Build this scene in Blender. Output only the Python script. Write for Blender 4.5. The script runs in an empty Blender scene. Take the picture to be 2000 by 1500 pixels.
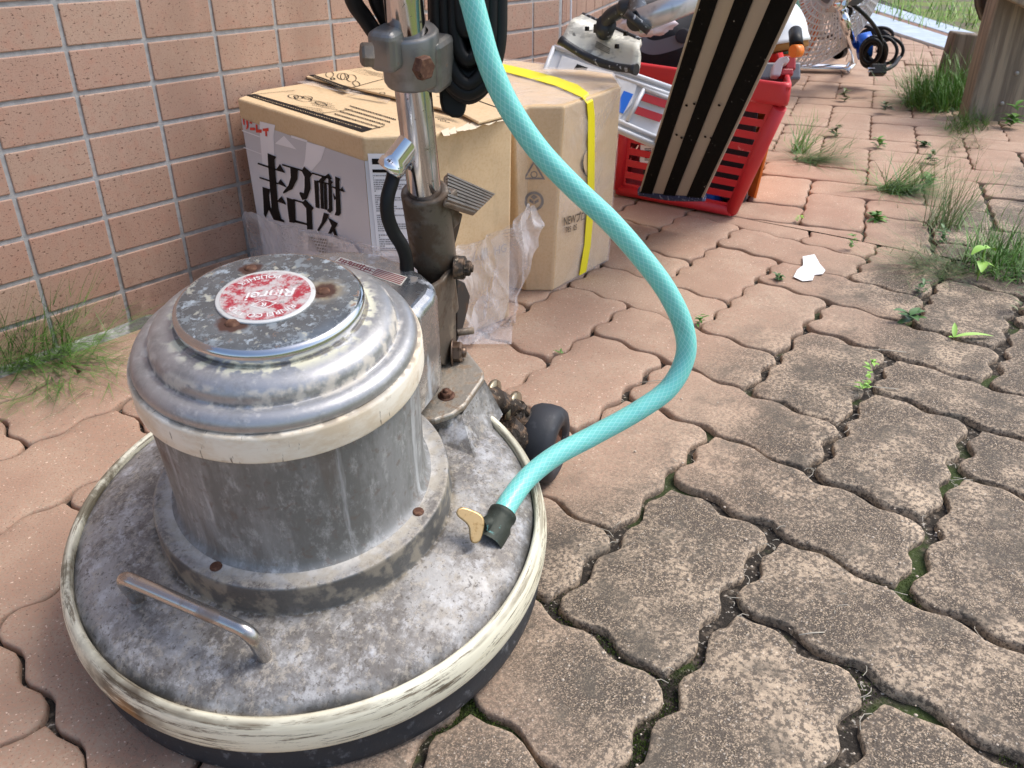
import bpy, bmesh, math, random
from math import pi, sin, cos, radians
from mathutils import Vector as V, Matrix, noise
random.seed(7)
C = bpy.context.scene.collection
SC = bpy.context.scene
# ------------------------------------------------------------------ camera
RM = Matrix(((0.6167538609, 0.3740677139, -0.6925951346),
             (-0.7871479908, 0.2891012713, -0.5448105133),
             (-0.0035658893, 0.8811888562, 0.4727509747)))
CP = V((-0.40573347, -1.05030269, 0.46843944)); FP = 1658.2
cd = bpy.data.cameras.new('camera'); cam = bpy.data.objects.new('camera', cd); C.objects.link(cam)
cam.matrix_world = Matrix.Translation(CP) @ RM.to_4x4()
cd.sensor_width = 36; cd.lens = FP / 2000 * 36; cd.clip_start = .01; cd.clip_end = 500
cd.dof.use_dof = True; cd.dof.focus_distance = .72; cd.dof.aperture_fstop = 26
SC.camera = cam
# ------------------------------------------------------------------ light
SUN_EL, SUN_AZ = radians(58), radians(-38)          # azimuth counted from +X towards +Y
w = bpy.data.worlds.new('World'); SC.world = w; w.use_nodes = True
nt = w.node_tree; bg = nt.nodes['Background']
sky = nt.nodes.new('ShaderNodeTexSky'); sky.sky_type = 'NISHITA'; sky.sun_disc = False
sky.sun_elevation = SUN_EL; sky.sun_rotation = pi / 2 - SUN_AZ
sky.air_density = 1.0; sky.dust_density = 3.0; sky.ozone_density = .9
nt.links.new(sky.outputs[0], bg.inputs[0]); bg.inputs[1].default_value = .15
sl = bpy.data.lights.new('sun', 'SUN'); so = bpy.data.objects.new('sun', sl); C.objects.link(so)
sl.energy = 1.4; sl.angle = radians(24); sl.color = (1, .985, .96)
sd = V((cos(SUN_EL) * cos(SUN_AZ), cos(SUN_EL) * sin(SUN_AZ), sin(SUN_EL)))
so.rotation_euler = sd.to_track_quat('Z', 'Y').to_euler()
vs = SC.view_settings; vs.view_transform = 'Standard'; vs.look = 'None'; vs.gamma = 1; vs.exposure = .70

# ------------------------------------------------------------------ geometry helpers
def ray(x, y): return RM @ V(((x - 1000) / FP, -(y - 750) / FP, -1))
def G(x, y, z=0.):                       # photo point -> point at height z
    d = ray(x, y); return CP + d * ((z - CP.z) / d.z)
def D(x, y, dist):                       # photo point -> point at a measured distance
    return CP + ray(x, y).normalized() * dist
def PL(x, y, p0, n):                     # photo point -> point on a plane
    d = ray(x, y); return CP + d * ((V(p0) - CP).dot(V(n)) / d.dot(V(n)))

class MB:
    def __init__(s): s.v = []; s.f = []; s.uv = {}; s.sm = []; s.m = []
    def add(s, vs, fs, smooth=False, uvs=None, mi=0):
        o = len(s.v); s.v += [tuple(v) for v in vs]
        for k, f in enumerate(fs):
            if uvs: s.uv[len(s.f)] = uvs[k]
            s.f.append([i + o for i in f]); s.sm.append(smooth); s.m.append(mi)
        return s
    def box(s, c, d, rot=None, mi=0):
        c = V(c); h = V(d) / 2
        vs = [V((sx * h.x, sy * h.y, sz * h.z)) for sx in (-1, 1) for sy in (-1, 1) for sz in (-1, 1)]
        if rot is not None: vs = [rot @ v for v in vs]
        return s.add([v + c for v in vs], [(0,1,3,2),(4,6,7,5),(0,4,5,1),(2,3,7,6),(0,2,6,4),(1,5,7,3)], mi=mi)
    def prism(s, pts, off, mi=0, smooth=False):   # closed 3D polygon extruded by vector off
        n = len(pts); off = V(off)
        vs = [V(p) for p in pts] + [V(p) + off for p in pts]
        fs = [tuple(range(n))[::-1], tuple(range(n, 2 * n))] + [(i, (i+1) % n, n + (i+1) % n, n + i) for i in range(n)]
        return s.add(vs, fs, smooth, mi=mi)
    def lathe(s, prof, seg=96, org=(0,0,0), ax=None, caps=False, mi=0):
        org = V(org); q = V(ax).to_track_quat('Z', 'Y').to_matrix() if ax is not None else Matrix.Identity(3)
        vs = []; L = [0]
        for a, b in zip(prof, prof[1:]): L.append(L[-1] + math.hypot(a[0]-b[0], a[1]-b[1]))
        for r, z in prof:
            for k in range(seg):
                t = 2 * pi * k / seg; vs.append(org + q @ V((r * cos(t), r * sin(t), z)))
        fs = []; us = []; R = max(p[0] for p in prof)
        for j in range(len(prof) - 1):
            for k in range(seg):
                k2 = (k + 1) % seg
                fs.append((j*seg+k, j*seg+k2, (j+1)*seg+k2, (j+1)*seg+k))
                u0, u1 = 2*pi*R*k/seg, 2*pi*R*(k+1)/seg
                us.append([(u0, L[j]), (u1, L[j]), (u1, L[j+1]), (u0, L[j+1])])
        if caps:
            fs.append(tuple(range(seg))[::-1]); us.append([(0, 0)] * seg)
            n = len(prof); fs.append(tuple(range((n-1)*seg, n*seg))); us.append([(0, 0)] * seg)
        return s.add(vs, fs, True, us, mi)
    def tube(s, pts, r, seg=12, caps=True, mi=0, closed=False):
        pts = [V(p) for p in pts]; n = len(pts)
        rr = r if isinstance(r, (list, tuple)) else [r] * n
        up = None; vs = []; L = 0; Ls = []
        for i, p in enumerate(pts):
            a = pts[i-1] if (i or closed) else p; b = pts[(i+1) % n] if (i < n-1 or closed) else p
            t = (b - a).normalized()
            if up is None: up = t.orthogonal().normalized()
            up = (up - t * up.dot(t)); up = up.normalized() if up.length > 1e-6 else t.orthogonal().normalized()
            sd_ = t.cross(up)
            if i: L += (p - pts[i-1]).length
            Ls.append(L)
            for k in range(seg):
                th = 2*pi*k/seg; vs.append(p + (up*cos(th) + sd_*sin(th)) * rr[i])
        fs = []; us = []
        for i in range(n if closed else n-1):
            j = (i+1) % n
            for k in range(seg):
                k2 = (k+1) % seg
                fs.append((i*seg+k, i*seg+k2, j*seg+k2, j*seg+k))
                us.append([(k/seg, Ls[i]), ((k+1)/seg, Ls[i]), ((k+1)/seg, Ls[min(i+1, n-1)]), (k/seg, Ls[min(i+1, n-1)])])
        s.add(vs, fs, True, us, mi)
        if caps and not closed:
            o = len(s.v) - n*seg
            s.f.append([o+k for k in range(seg)][::-1]); s.sm.append(False); s.m.append(mi)
            s.f.append([o+(n-1)*seg+k for k in range(seg)]); s.sm.append(False); s.m.append(mi)
        return s
    def hexbolt(s, c, ax, r, h, nut=True):
        ax = V(ax).normalized(); s.lathe([(0, 0), (r, 0), (r, h*.8), (r*.86, h), (0, h)], 6, c, ax)
        for i in range(len(s.sm) - 24, len(s.sm)): s.sm[i] = False
        if nut: s.lathe([(0, 0), (r*1.35, 0), (r*1.35, h*.12), (0, h*.12)], 20, c, ax); s.lathe([(r*.5, h), (r*.5, h*1.35), (0, h*1.4)], 12, c, ax)
        return s
    def build(s, name, mat, parent=None, bevel=0, segs=2, sub=0):
        me = bpy.data.meshes.new(name); me.from_pydata(s.v, [], s.f)
        if s.uv:
            ul = me.uv_layers.new(name='UVMap')
            for i, p in enumerate(me.polygons):
                if i in s.uv:
                    for k, li in enumerate(p.loop_indices): ul.data[li].uv = s.uv[i][k]
        me.polygons.foreach_set('use_smooth', s.sm)
        for m_ in (mat if isinstance(mat, (list, tuple)) else [mat]): me.materials.append(m_)
        me.polygons.foreach_set('material_index', s.m); me.update()
        o = bpy.data.objects.new(name, me); C.objects.link(o)
        if parent: o.parent = parent
        if bevel:
            b = o.modifiers.new('bevel', 'BEVEL'); b.width = bevel; b.segments = segs; b.limit_method = 'ANGLE'; b.angle_limit = radians(35)
        if sub:
            b = o.modifiers.new('sub', 'SUBSURF'); b.levels = b.render_levels = sub
        return o

def spline(pts, n=10, closed=False):
    P = [V(p) for p in pts]; N = len(P); out = []
    for i in range(N if closed else N - 1):
        p0 = P[(i-1) % N] if (i or closed) else P[0]; p1 = P[i]; p2 = P[(i+1) % N]
        p3 = P[(i+2) % N] if (i < N-2 or closed) else P[-1]
        for k in range(n):
            t = k / n
            out.append(.5 * ((2*p1) + (p2-p0)*t + (2*p0-5*p1+4*p2-p3)*t*t + (3*p1-p0-3*p2+p3)*t**3))
    if not closed: out.append(P[-1])
    return out
def tag(o, label=None, cat=None, group=None, kind=None):
    if label: o['label'] = label
    if cat: o['category'] = cat
    if group: o['group'] = group
    if kind: o['kind'] = kind
    return o
def thing(name, label, cat, loc=(0,0,0), group=None, mw=None):
    o = bpy.data.objects.new(name, None); C.objects.link(o); o.empty_display_size = .05
    if mw is not None: o.matrix_world = mw
    else: o.location = loc
    return tag(o, label, cat, group)
def smooth(a, b, x): t = min(1, max(0, (x-a)/(b-a))); return t*t*(3-2*t)

def text2d(s, size=1, bold=0):           # text as flat faces in the plane
    cu = bpy.data.curves.new('t', 'FONT'); cu.body = s; cu.size = size; cu.align_x = 'CENTER'; cu.align_y = 'CENTER'; cu.offset = bold
    cu.resolution_u = 3
    o = bpy.data.objects.new('t', cu); C.objects.link(o)
    dg = bpy.context.evaluated_depsgraph_get(); me = bpy.data.meshes.new_from_object(o.evaluated_get(dg))
    vs = [v.co.copy() for v in me.vertices]; fs = [tuple(p.vertices) for p in me.polygons]
    bpy.data.objects.remove(o); bpy.data.curves.remove(cu); bpy.data.meshes.remove(me)
    return vs, fs

# ------------------------------------------------------------------ materials
def lin(r, g, b): return tuple(((c/255)/12.92 if c/255 <= .04045 else ((c/255+.055)/1.055)**2.4) for c in (r, g, b))
MATS = {}
def mat(name, base, rough=.5, metal=0, layers=(), bump=(), coat=0, sss=0, trans=0, coords='Object', spec=.5, attr=None, alpha=None, sheen=0):
    m = bpy.data.materials.new(name); m.use_nodes = True; nt = m.node_tree; N = nt.nodes; Lk = nt.links.new
    b = N['Principled BSDF']; b.inputs['Roughness'].default_value = rough; b.inputs['Metallic'].default_value = metal
    b.inputs['Coat Weight'].default_value = coat; b.inputs['Transmission Weight'].default_value = trans
    b.inputs['Specular IOR Level'].default_value = spec; b.inputs['Sheen Weight'].default_value = sheen
    if sss: b.inputs['Subsurface Weight'].default_value = sss; b.inputs['Subsurface Scale'].default_value = .004
    tc = N.new('ShaderNodeTexCoord')
    def math_(op, a, b_=None, c=None):
        n = N.new('ShaderNodeMath'); n.operation = op
        for i, x in enumerate((a, b_, c)):
            if x is None: continue
            if isinstance(x, (int, float)): n.inputs[i].default_value = x
            else: Lk(x, n.inputs[i])
        return n.outputs[0]
    def step(x, lo, hi):
        n = N.new('ShaderNodeMapRange'); n.interpolation_type = 'SMOOTHSTEP'; n.inputs[1].default_value = lo; n.inputs[2].default_value = hi
        Lk(x, n.inputs[0]); return n.outputs[0]
    def vec(src, st):
        mp = N.new('ShaderNodeMapping'); mp.inputs['Scale'].default_value = st; Lk(tc.outputs[src], mp.inputs[0]); return mp.outputs[0]
    def tex(L):
        k = L.get('kind', 'noise'); src = L.get('src', coords); v = vec(src, L.get('st', (1,1,1)))
        if L.get('warp'):
            nn = N.new('ShaderNodeTexNoise'); nn.inputs['Scale'].default_value = L['warp'][0]; Lk(v, nn.inputs[0])
            vm = N.new('ShaderNodeVectorMath'); vm.operation = 'MULTIPLY_ADD'; Lk(nn.outputs[1], vm.inputs[0])
            vm.inputs[1].default_value = (L['warp'][1],)*3; Lk(v, vm.inputs[2]); v = vm.outputs[0]
        if k == 'noise':
            n = N.new('ShaderNodeTexNoise'); n.inputs['Scale'].default_value = L['scale']; n.inputs['Detail'].default_value = L.get('detail', 4)
            n.inputs['Roughness'].default_value = L.get('rg', .6); Lk(v, n.inputs[0]); return n.outputs[0]
        if k == 'voronoi':
            n = N.new('ShaderNodeTexVoronoi'); n.inputs['Scale'].default_value = L['scale']; Lk(v, n.inputs[0]); return n.outputs[0 if not L.get('cell') else 1]
        if k == 'spot':
            nn = N.new('ShaderNodeTexNoise'); nn.inputs['Scale'].default_value = L.get('ns', 120); nn.inputs['Detail'].default_value = 3; Lk(v, nn.inputs[0])
            vd = N.new('ShaderNodeVectorMath'); vd.operation = 'DISTANCE'; Lk(v, vd.inputs[0]); vd.inputs[1].default_value = L['c']
            return math_('ADD', vd.outputs['Value'], math_('MULTIPLY', nn.outputs[0], L.get('na', .006)))
        if k == 'radial':
            sx = N.new('ShaderNodeSeparateXYZ'); Lk(v, sx.inputs[0])
            return math_('POWER', math_('ADD', math_('POWER', sx.outputs[0], 2.), math_('POWER', sx.outputs[1], 2.)), .5)
        if k == 'axis':
            sx = N.new('ShaderNodeSeparateXYZ'); Lk(v, sx.inputs[0]); return sx.outputs[L['ax']]
        if k == 'braid':
            sx = N.new('ShaderNodeSeparateXYZ'); Lk(v, sx.inputs[0]); u, l = sx.outputs[0], sx.outputs[1]
            a = math_('PINGPONG', math_('ADD', math_('MULTIPLY', u, 14.), math_('MULTIPLY', l, L['scale'])), .5)
            c = math_('PINGPONG', math_('SUBTRACT', math_('MULTIPLY', u, 14.), math_('MULTIPLY', l, L['scale'])), .5)
            return math_('MINIMUM', a, c)
        if k == 'wave':
            n = N.new('ShaderNodeTexWave'); n.inputs['Scale'].default_value = L['scale']; n.inputs['Distortion'].default_value = L.get('dist', 2)
            n.inputs['Detail'].default_value = 3; n.bands_direction = L.get('dir', 'X'); Lk(v, n.inputs[0]); return n.outputs[1]
        if k == 'attr':
            n = N.new('ShaderNodeVertexColor'); n.layer_name = L['name']; s_ = N.new('ShaderNodeSeparateColor'); Lk(n.outputs[0], s_.inputs[0]); return s_.outputs[L.get('ch', 0)]
    col = None; rgh = None; met = None
    rg = N.new('ShaderNodeRGB'); rg.outputs[0].default_value = (*base, 1); col = rg.outputs[0]
    rv = N.new('ShaderNodeValue'); rv.outputs[0].default_value = rough; rgh = rv.outputs[0]
    mv = N.new('ShaderNodeValue'); mv.outputs[0].default_value = metal; met = mv.outputs[0]
    for L in layers:
        f = step(tex(L), L['lo'], L['hi']) if L['lo'] < L['hi'] else math_('SUBTRACT', 1., step(tex(L), L['hi'], L['lo']))
        for L2 in L.get('and', ()):
            f2 = step(tex(L2), L2['lo'], L2['hi']) if L2['lo'] < L2['hi'] else math_('SUBTRACT', 1., step(tex(L2), L2['hi'], L2['lo']))
            f = math_('MULTIPLY', f, f2)
        if L.get('amt') is not None: f = math_('MULTIPLY', f, L['amt'])
        if L.get('col') is not None:
            mx = N.new('ShaderNodeMix'); mx.data_type = 'RGBA'; Lk(f, mx.inputs[0]); Lk(col, mx.inputs[6]); mx.inputs[7].default_value = (*L['col'], 1)
            if L.get('mode'): mx.blend_type = L['mode']
            col = mx.outputs[2]
        for key, cur in (('rough', 'r'), ('metal', 'm')):
            if L.get(key) is not None:
                mx = N.new('ShaderNodeMix'); Lk(f, mx.inputs[0]); Lk(rgh if cur == 'r' else met, mx.inputs[2]); mx.inputs[3].default_value = L[key]
                if cur == 'r': rgh = mx.outputs[0]
                else: met = mx.outputs[0]
    Lk(col, b.inputs['Base Color']); Lk(rgh, b.inputs['Roughness']); Lk(met, b.inputs['Metallic'])
    h = None
    for B in bump:
        bp = N.new('ShaderNodeBump'); bp.inputs['Strength'].default_value = B.get('s', .3); bp.inputs['Distance'].default_value = B.get('d', .001)
        t = tex(B)
        if B.get('lo') is not None: t = step(t, B['lo'], B['hi'])
        Lk(t, bp.inputs['Height'])
        if h: Lk(h, bp.inputs['Normal'])
        h = bp.outputs[0]
    if h: Lk(h, b.inputs['Normal'])
    if alpha is not None:                # thin clear film: part of the light passes straight through
        tr = N.new('ShaderNodeBsdfTransparent'); ms = N.new('ShaderNodeMixShader'); out = N['Material Output']
        fr = N.new('ShaderNodeLayerWeight'); fr.inputs[0].default_value = .35
        if h: Lk(h, fr.inputs['Normal'])
        f = math_('ADD', alpha, math_('MULTIPLY', fr.outputs['Facing'], .45))
        nz = tex(dict(scale=11, warp=(9, .12), detail=2)); f = math_('MULTIPLY', f, math_('ADD', .6, math_('MULTIPLY', step(nz, .40, .66), .6)))
        Lk(f, ms.inputs[0]); Lk(tr.outputs[0], ms.inputs[1]); Lk(b.outputs[0], ms.inputs[2]); Lk(ms.outputs[0], out.inputs[0])
    return m

tileM = mat('tile', (.39,.262,.19), .55, layers=[
    dict(kind='attr', name='rnd', ch=0, lo=0, hi=1, col=(.37,.215,.155), amt=.8),
    dict(scale=3, lo=.3, hi=.7, col=(.49,.33,.24), amt=.6),
    dict(scale=60, lo=.45, hi=.7, col=(.44,.22,.15), amt=.45),
    dict(scale=210, detail=2, st=(1,1,1.8), lo=.61, hi=.66, col=(.11,.055,.035), amt=.9),
    dict(scale=620, detail=1, lo=.60, hi=.66, col=(.24,.13,.09), amt=.6),
    dict(scale=480, detail=1, lo=.72, hi=.78, col=(.75,.55,.42), amt=.6),
    dict(kind='spot', c=(.185,0,.052), lo=.03, hi=.008, na=.03, ns=60, col=(.06,.04,.03), amt=.5, **{'and': [dict(scale=220, lo=.5, hi=.6)]}),
    dict(scale=7, st=(1,1,.18), detail=5, lo=.52, hi=.68, col=(.26,.16,.11), amt=.45),
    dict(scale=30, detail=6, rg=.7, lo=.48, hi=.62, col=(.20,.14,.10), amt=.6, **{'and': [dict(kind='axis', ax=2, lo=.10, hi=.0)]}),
    dict(scale=26, lo=.66, hi=.74, col=(.70,.50,.36), amt=.55, **{'and': [dict(kind='axis', ax=2, lo=.1, hi=.0)]})],
    bump=[dict(scale=260, s=.35, d=.0008)])
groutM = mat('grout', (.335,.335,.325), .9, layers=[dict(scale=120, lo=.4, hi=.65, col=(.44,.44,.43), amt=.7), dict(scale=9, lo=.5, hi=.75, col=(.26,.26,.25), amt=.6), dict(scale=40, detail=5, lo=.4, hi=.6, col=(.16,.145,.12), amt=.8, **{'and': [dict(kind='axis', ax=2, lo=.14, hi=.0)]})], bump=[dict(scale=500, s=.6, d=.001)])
mortarM = mat('mortar', (.30,.30,.28), .9, layers=[dict(scale=60, lo=.4, hi=.7, col=(.48,.48,.46)), dict(scale=14, lo=.52, hi=.62, col=(.06,.055,.04), amt=.8), dict(scale=30, lo=.6, hi=.7, col=(.10,.14,.05), amt=.6)], bump=[dict(scale=70, s=.8, d=.006)])
DIRT = [dict(kind='attr', name='dat', ch=2, lo=.0, hi=1.0)]
paverM = mat('paver', (.41,.29,.205), .88, layers=[
    dict(kind='attr', name='dat', ch=1, lo=0, hi=1, col=(.35,.235,.165), amt=.9),
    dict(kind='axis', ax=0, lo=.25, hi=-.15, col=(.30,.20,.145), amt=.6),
    dict(scale=9, lo=.35, hi=.7, col=(.52,.40,.29), amt=.6),
    dict(scale=420, detail=3, lo=.42, hi=.6, col=(.42,.235,.16), amt=.6),
    dict(scale=480, detail=3, lo=.60, hi=.68, col=(.14,.085,.055), amt=.75),
    dict(scale=300, detail=2, lo=.66, hi=.72, col=(.83,.66,.52), amt=.75),
    # weathering: pale sandy edges, black lichen grains on the worn interior
    dict(kind='attr', name='dat', ch=2, lo=.05, hi=.8, col=(.56,.44,.31), amt=.9),
    dict(scale=760, detail=5, rg=.75, lo=.38, hi=.54, col=(.038,.030,.022), amt=.97, **{'and': [dict(kind='attr', name='dat', ch=2, lo=.12, hi=.62), dict(kind='attr', name='dat', ch=0, lo=-.35, hi=.7), dict(scale=13, detail=6, rg=.7, lo=.34, hi=.56)]}),
    dict(scale=260, detail=5, rg=.75, lo=.46, hi=.56, col=(.08,.064,.05), amt=.85, **{'and': [dict(kind='attr', name='dat', ch=2, lo=.02, hi=.7)]}),
    dict(scale=420, detail=2, lo=.64, hi=.71, col=(.78,.70,.58), amt=.5, **{'and': [dict(kind='attr', name='dat', ch=2, lo=.1, hi=.5)]}),
    dict(scale=16, detail=5, rg=.7, lo=.50, hi=.66, col=(.10,.085,.065), amt=.7, **{'and': [dict(kind='attr', name='dat', ch=2, lo=.0, hi=.5)]}),
    ], bump=[dict(scale=420, detail=4, s=.55, d=.0012), dict(scale=60, detail=3, s=.25, d=.002)])
soilM = mat('joint_soil', (.028,.022,.016), .95, layers=[dict(scale=150, lo=.5, hi=.62, col=(.12,.095,.07)), dict(scale=300, detail=1, lo=.66, hi=.7, col=(.42,.38,.32)), 
    dict(scale=11, detail=4, lo=.52, hi=.6, col=(.045,.07,.014), amt=.9, **{'and': [dict(kind='axis', ax=1, lo=-.55, hi=-.85)]})], bump=[dict(scale=240, detail=4, s=1, d=.004)])
mossyM = mat('mossy_soil', (.14,.105,.075), .95, layers=[dict(scale=3, detail=5, lo=.38, hi=.55, col=(.15,.20,.03)), dict(scale=25, lo=.5, hi=.7, col=(.22,.18,.12), amt=.7), dict(scale=120, lo=.6, hi=.7, col=(.35,.31,.24), amt=.5)], bump=[dict(scale=40, s=.8, d=.01)])
aluM = mat('cast_aluminium', (.36,.35,.335), .55, .4, layers=[
    dict(scale=16, detail=6, rg=.75, lo=.42, hi=.60, col=(.17,.155,.14), rough=.6),
    dict(scale=70, detail=6, rg=.8, lo=.48, hi=.66, col=(.58,.57,.56), metal=.1, rough=.75, amt=.7),
    dict(scale=130, detail=6, rg=.8, lo=.50, hi=.62, col=(.45,.40,.33), metal=.05, rough=.85, amt=.7),
    dict(scale=300, detail=5, rg=.75, lo=.55, hi=.64, col=(.10,.082,.065), metal=.1, rough=.8, amt=.75),
    dict(scale=9, detail=6, rg=.75, lo=.58, hi=.68, col=(.66,.67,.70), metal=.05, rough=.8, amt=.55),
    dict(kind='radial', lo=.1028, hi=.1036, col=(.13,.13,.125), rough=.42, metal=.5, amt=.9, **{'and': [dict(kind='radial', lo=.1056, hi=.1050), dict(scale=24, st=(1,1,.5), detail=5, lo=.30, hi=.50)]}),  # flange side darkened in the colour, as shade on its upright face
    dict(kind='radial', lo=.101, hi=.092, col=(.60,.57,.52), metal=.05, rough=.85, amt=.85, **{'and': [dict(kind='radial', lo=.086, hi=.088), dict(scale=60, detail=6, rg=.75, lo=.34, hi=.52)]}),
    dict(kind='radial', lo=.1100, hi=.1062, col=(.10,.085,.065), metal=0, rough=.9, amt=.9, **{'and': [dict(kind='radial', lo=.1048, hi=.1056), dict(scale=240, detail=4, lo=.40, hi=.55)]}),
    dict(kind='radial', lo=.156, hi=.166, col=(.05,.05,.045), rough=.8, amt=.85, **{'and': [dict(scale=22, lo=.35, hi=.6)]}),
    dict(kind='radial', lo=.122, hi=.104, col=(.36,.31,.23), metal=0, rough=.9, amt=.6, **{'and': [dict(scale=70, lo=.45, hi=.6)]})],
    bump=[dict(scale=160, detail=5, s=.3, d=.0012), dict(scale=30, detail=3, s=.12, d=.002)])
bodyM = mat('motor_aluminium', (.30,.30,.295), .62, .30, layers=[dict(scale=130, st=(1,1,.05), detail=3, lo=.62, hi=.70, col=(.44,.44,.43), amt=.5),
    dict(scale=22, detail=6, rg=.75, st=(1,1,.3), lo=.40, hi=.60, col=(.19,.19,.18), rough=.62),
    dict(scale=110, detail=6, rg=.8, st=(1,1,.5), lo=.50, hi=.68, col=(.50,.50,.49), metal=.2, rough=.75, amt=.6),
    dict(scale=130, detail=5, lo=.56, hi=.68, col=(.18,.13,.10), metal=.1, rough=.8, amt=.5),
    dict(scale=45, st=(1,1,.10), detail=5, lo=.60, hi=.68, col=(.60,.61,.62), metal=.05, rough=.8, amt=.5), dict(scale=26, st=(1,1,.14), detail=5, lo=.56, hi=.66, col=(.15,.11,.08), metal=.05, rough=.8, amt=.5),
    dict(kind='spot', c=(-.080,.040,.165), lo=.035, hi=.012, na=.03, ns=70, col=(.13,.06,.03), metal=.1, rough=.8, amt=.6)],
    bump=[dict(scale=200, detail=4, s=.2, d=.0008)])
coverM = mat('cover_aluminium', (.42,.42,.425), .38, .7, layers=[
    dict(scale=40, detail=6, rg=.8, lo=.42, hi=.68, col=(.29,.29,.285), rough=.5, amt=.8),
    dict(scale=190, detail=6, rg=.8, lo=.52, hi=.68, col=(.58,.57,.55), metal=.3, rough=.65, amt=.5),
    dict(kind='radial', lo=.069, hi=.057, col=(.72,.69,.50), metal=0, rough=.9, amt=.9, **{'and': [dict(scale=110, detail=5, lo=.46, hi=.56), dict(kind='radial', lo=.050, hi=.058)]}),
    dict(kind='radial', lo=.0750, hi=.0756, col=(.13,.115,.10), metal=.1, rough=.8, amt=.6, **{'and': [dict(kind='radial', lo=.0772, hi=.0762), dict(kind='axis', ax=2, lo=.2222, hi=.2208), dict(scale=80, detail=5, lo=.34, hi=.50)]}),
    dict(kind='radial', lo=.0562, hi=.0572, col=(.09,.07,.05), metal=.1, rough=.8, amt=.7, **{'and': [dict(kind='radial', lo=.0595, hi=.0586), dict(scale=90, detail=5, lo=.36, hi=.52)]}),
    dict(kind='radial', lo=.081, hi=.0765, col=(.66,.60,.50), metal=0, rough=.9, amt=.7, **{'and': [dict(kind='radial', lo=.071, hi=.0755), dict(scale=90, detail=5, lo=.46, hi=.6)]})],
    bump=[dict(scale=240, detail=4, s=.12, d=.0006)])
capM = mat('cap_steel', (.15,.165,.175), .22, .55, layers=[
    dict(scale=30, detail=5, rg=.7, lo=.45, hi=.62, col=(.21,.235,.25), amt=.8),
    dict(scale=90, detail=6, rg=.75, lo=.50, hi=.62, col=(.33,.38,.41), metal=.2, rough=.6, amt=.6),
    dict(scale=120, detail=5, rg=.7, warp=(40, .01), lo=.57, hi=.66, col=(.42,.48,.52), metal=.15, rough=.7, amt=.8),
    dict(scale=110, detail=5, lo=.60, hi=.67, col=(.50,.48,.38), metal=.1, rough=.85, amt=.7),
    dict(scale=70, detail=5, rg=.7, lo=.62, hi=.68, col=(.20,.09,.03), metal=0, rough=.9, amt=.8),
    dict(kind='radial', lo=.0538, hi=.0548, col=(.62,.64,.66), metal=1, rough=.14, amt=.95),
    dict(kind='spot', c=(.0183,-.0271,.244), lo=.026, hi=.012, na=.014, ns=150, col=(.27,.20,.10), metal=0, rough=.9, amt=.7),
    dict(kind='spot', c=(.0246,.0306,.244), lo=.0135, hi=.0095, na=.008, ns=200, col=(.065,.028,.018), metal=0, rough=.9),
    dict(kind='spot', c=(.0183,-.0271,.244), lo=.0145, hi=.0105, na=.008, ns=200, col=(.065,.028,.018), metal=0, rough=.9),
    dict(kind='spot', c=(-.0317,.0036,.244), lo=.0165, hi=.0115, na=.008, ns=200, col=(.065,.028,.018), metal=0, rough=.9)],
    bump=[dict(scale=200, detail=4, s=.1, d=.0005)])
bumpM = mat('worn_white_rubber', (.84,.80,.62), .45, coords='UV', layers=[
    dict(scale=7, st=(1.2,14,1), detail=5, lo=.5, hi=.72, col=(.60,.55,.38), amt=.8),
    dict(scale=20, st=(.8,13,1), detail=6, rg=.78, lo=.53, hi=.60, col=(.17,.13,.08), rough=.8, amt=.9),
    dict(scale=12, st=(1,5,1), detail=6, rg=.78, lo=.58, hi=.64, col=(.10,.075,.045), rough=.8, amt=.8),
    dict(kind='axis', ax=2, src='Object', lo=.0535, hi=.0555, col=(.20,.16,.10), amt=.75, **{'and': [dict(kind='axis', ax=2, src='Object', lo=.0582, hi=.0565), dict(scale=9, st=(1,3,1), detail=5, lo=.42, hi=.58)]}),
    dict(kind='noise', scale=16, detail=6, rg=.7, src='Object', lo=.46, hi=.56, col=(.15,.12,.07), rough=.8, amt=.85, **{'and': [dict(kind='axis', ax=1, src='Object', lo=.0, hi=.14)]}),
    dict(kind='spot', src='Object', c=(-.166,.022,.042), lo=.085, hi=.035, na=.06, ns=50, col=(.07,.048,.028), amt=.95, **{'and': [dict(scale=22, st=(.8,7,1), detail=6, rg=.75, lo=.40, hi=.50)]}),
    dict(kind='spot', src='Object', c=(-.168,.026,.032), lo=.040, hi=.014, na=.030, ns=80, col=(.42,.20,.05), amt=.8)],
    bump=[dict(scale=30, st=(1,8,1), detail=4, s=.25, d=.0008)])
bandM = mat('cracked_cream_band', (.86,.80,.68), .5, coords='UV', layers=[
    dict(scale=14, st=(1,2,1), detail=6, rg=.7, lo=.42, hi=.62, col=(.68,.55,.38), amt=.85),
    dict(scale=60, detail=5, lo=.58, hi=.68, col=(.55,.45,.33), amt=.6),
    dict(scale=90, st=(5,.5,1), detail=3, lo=.64, hi=.68, col=(.14,.10,.07), amt=.8), dict(kind='axis', ax=2, src='Object', lo=.2085, hi=.2105, col=(.16,.13,.10), amt=.8, **{'and': [dict(scale=60, detail=5, lo=.42, hi=.55)]})], bump=[dict(scale=90, s=.2, d=.0006)])
blackringM = mat('black_brush_ring', (.03,.032,.036), .55, layers=[dict(scale=140, detail=5, lo=.56, hi=.72, col=(.16,.165,.175), amt=.7), dict(scale=55, st=(1,1,2.5), detail=6, rg=.75, lo=.64, hi=.67, col=(.65,.65,.65), amt=.7, rough=.8)], bump=[dict(scale=200, s=.4, d=.001)])
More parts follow.
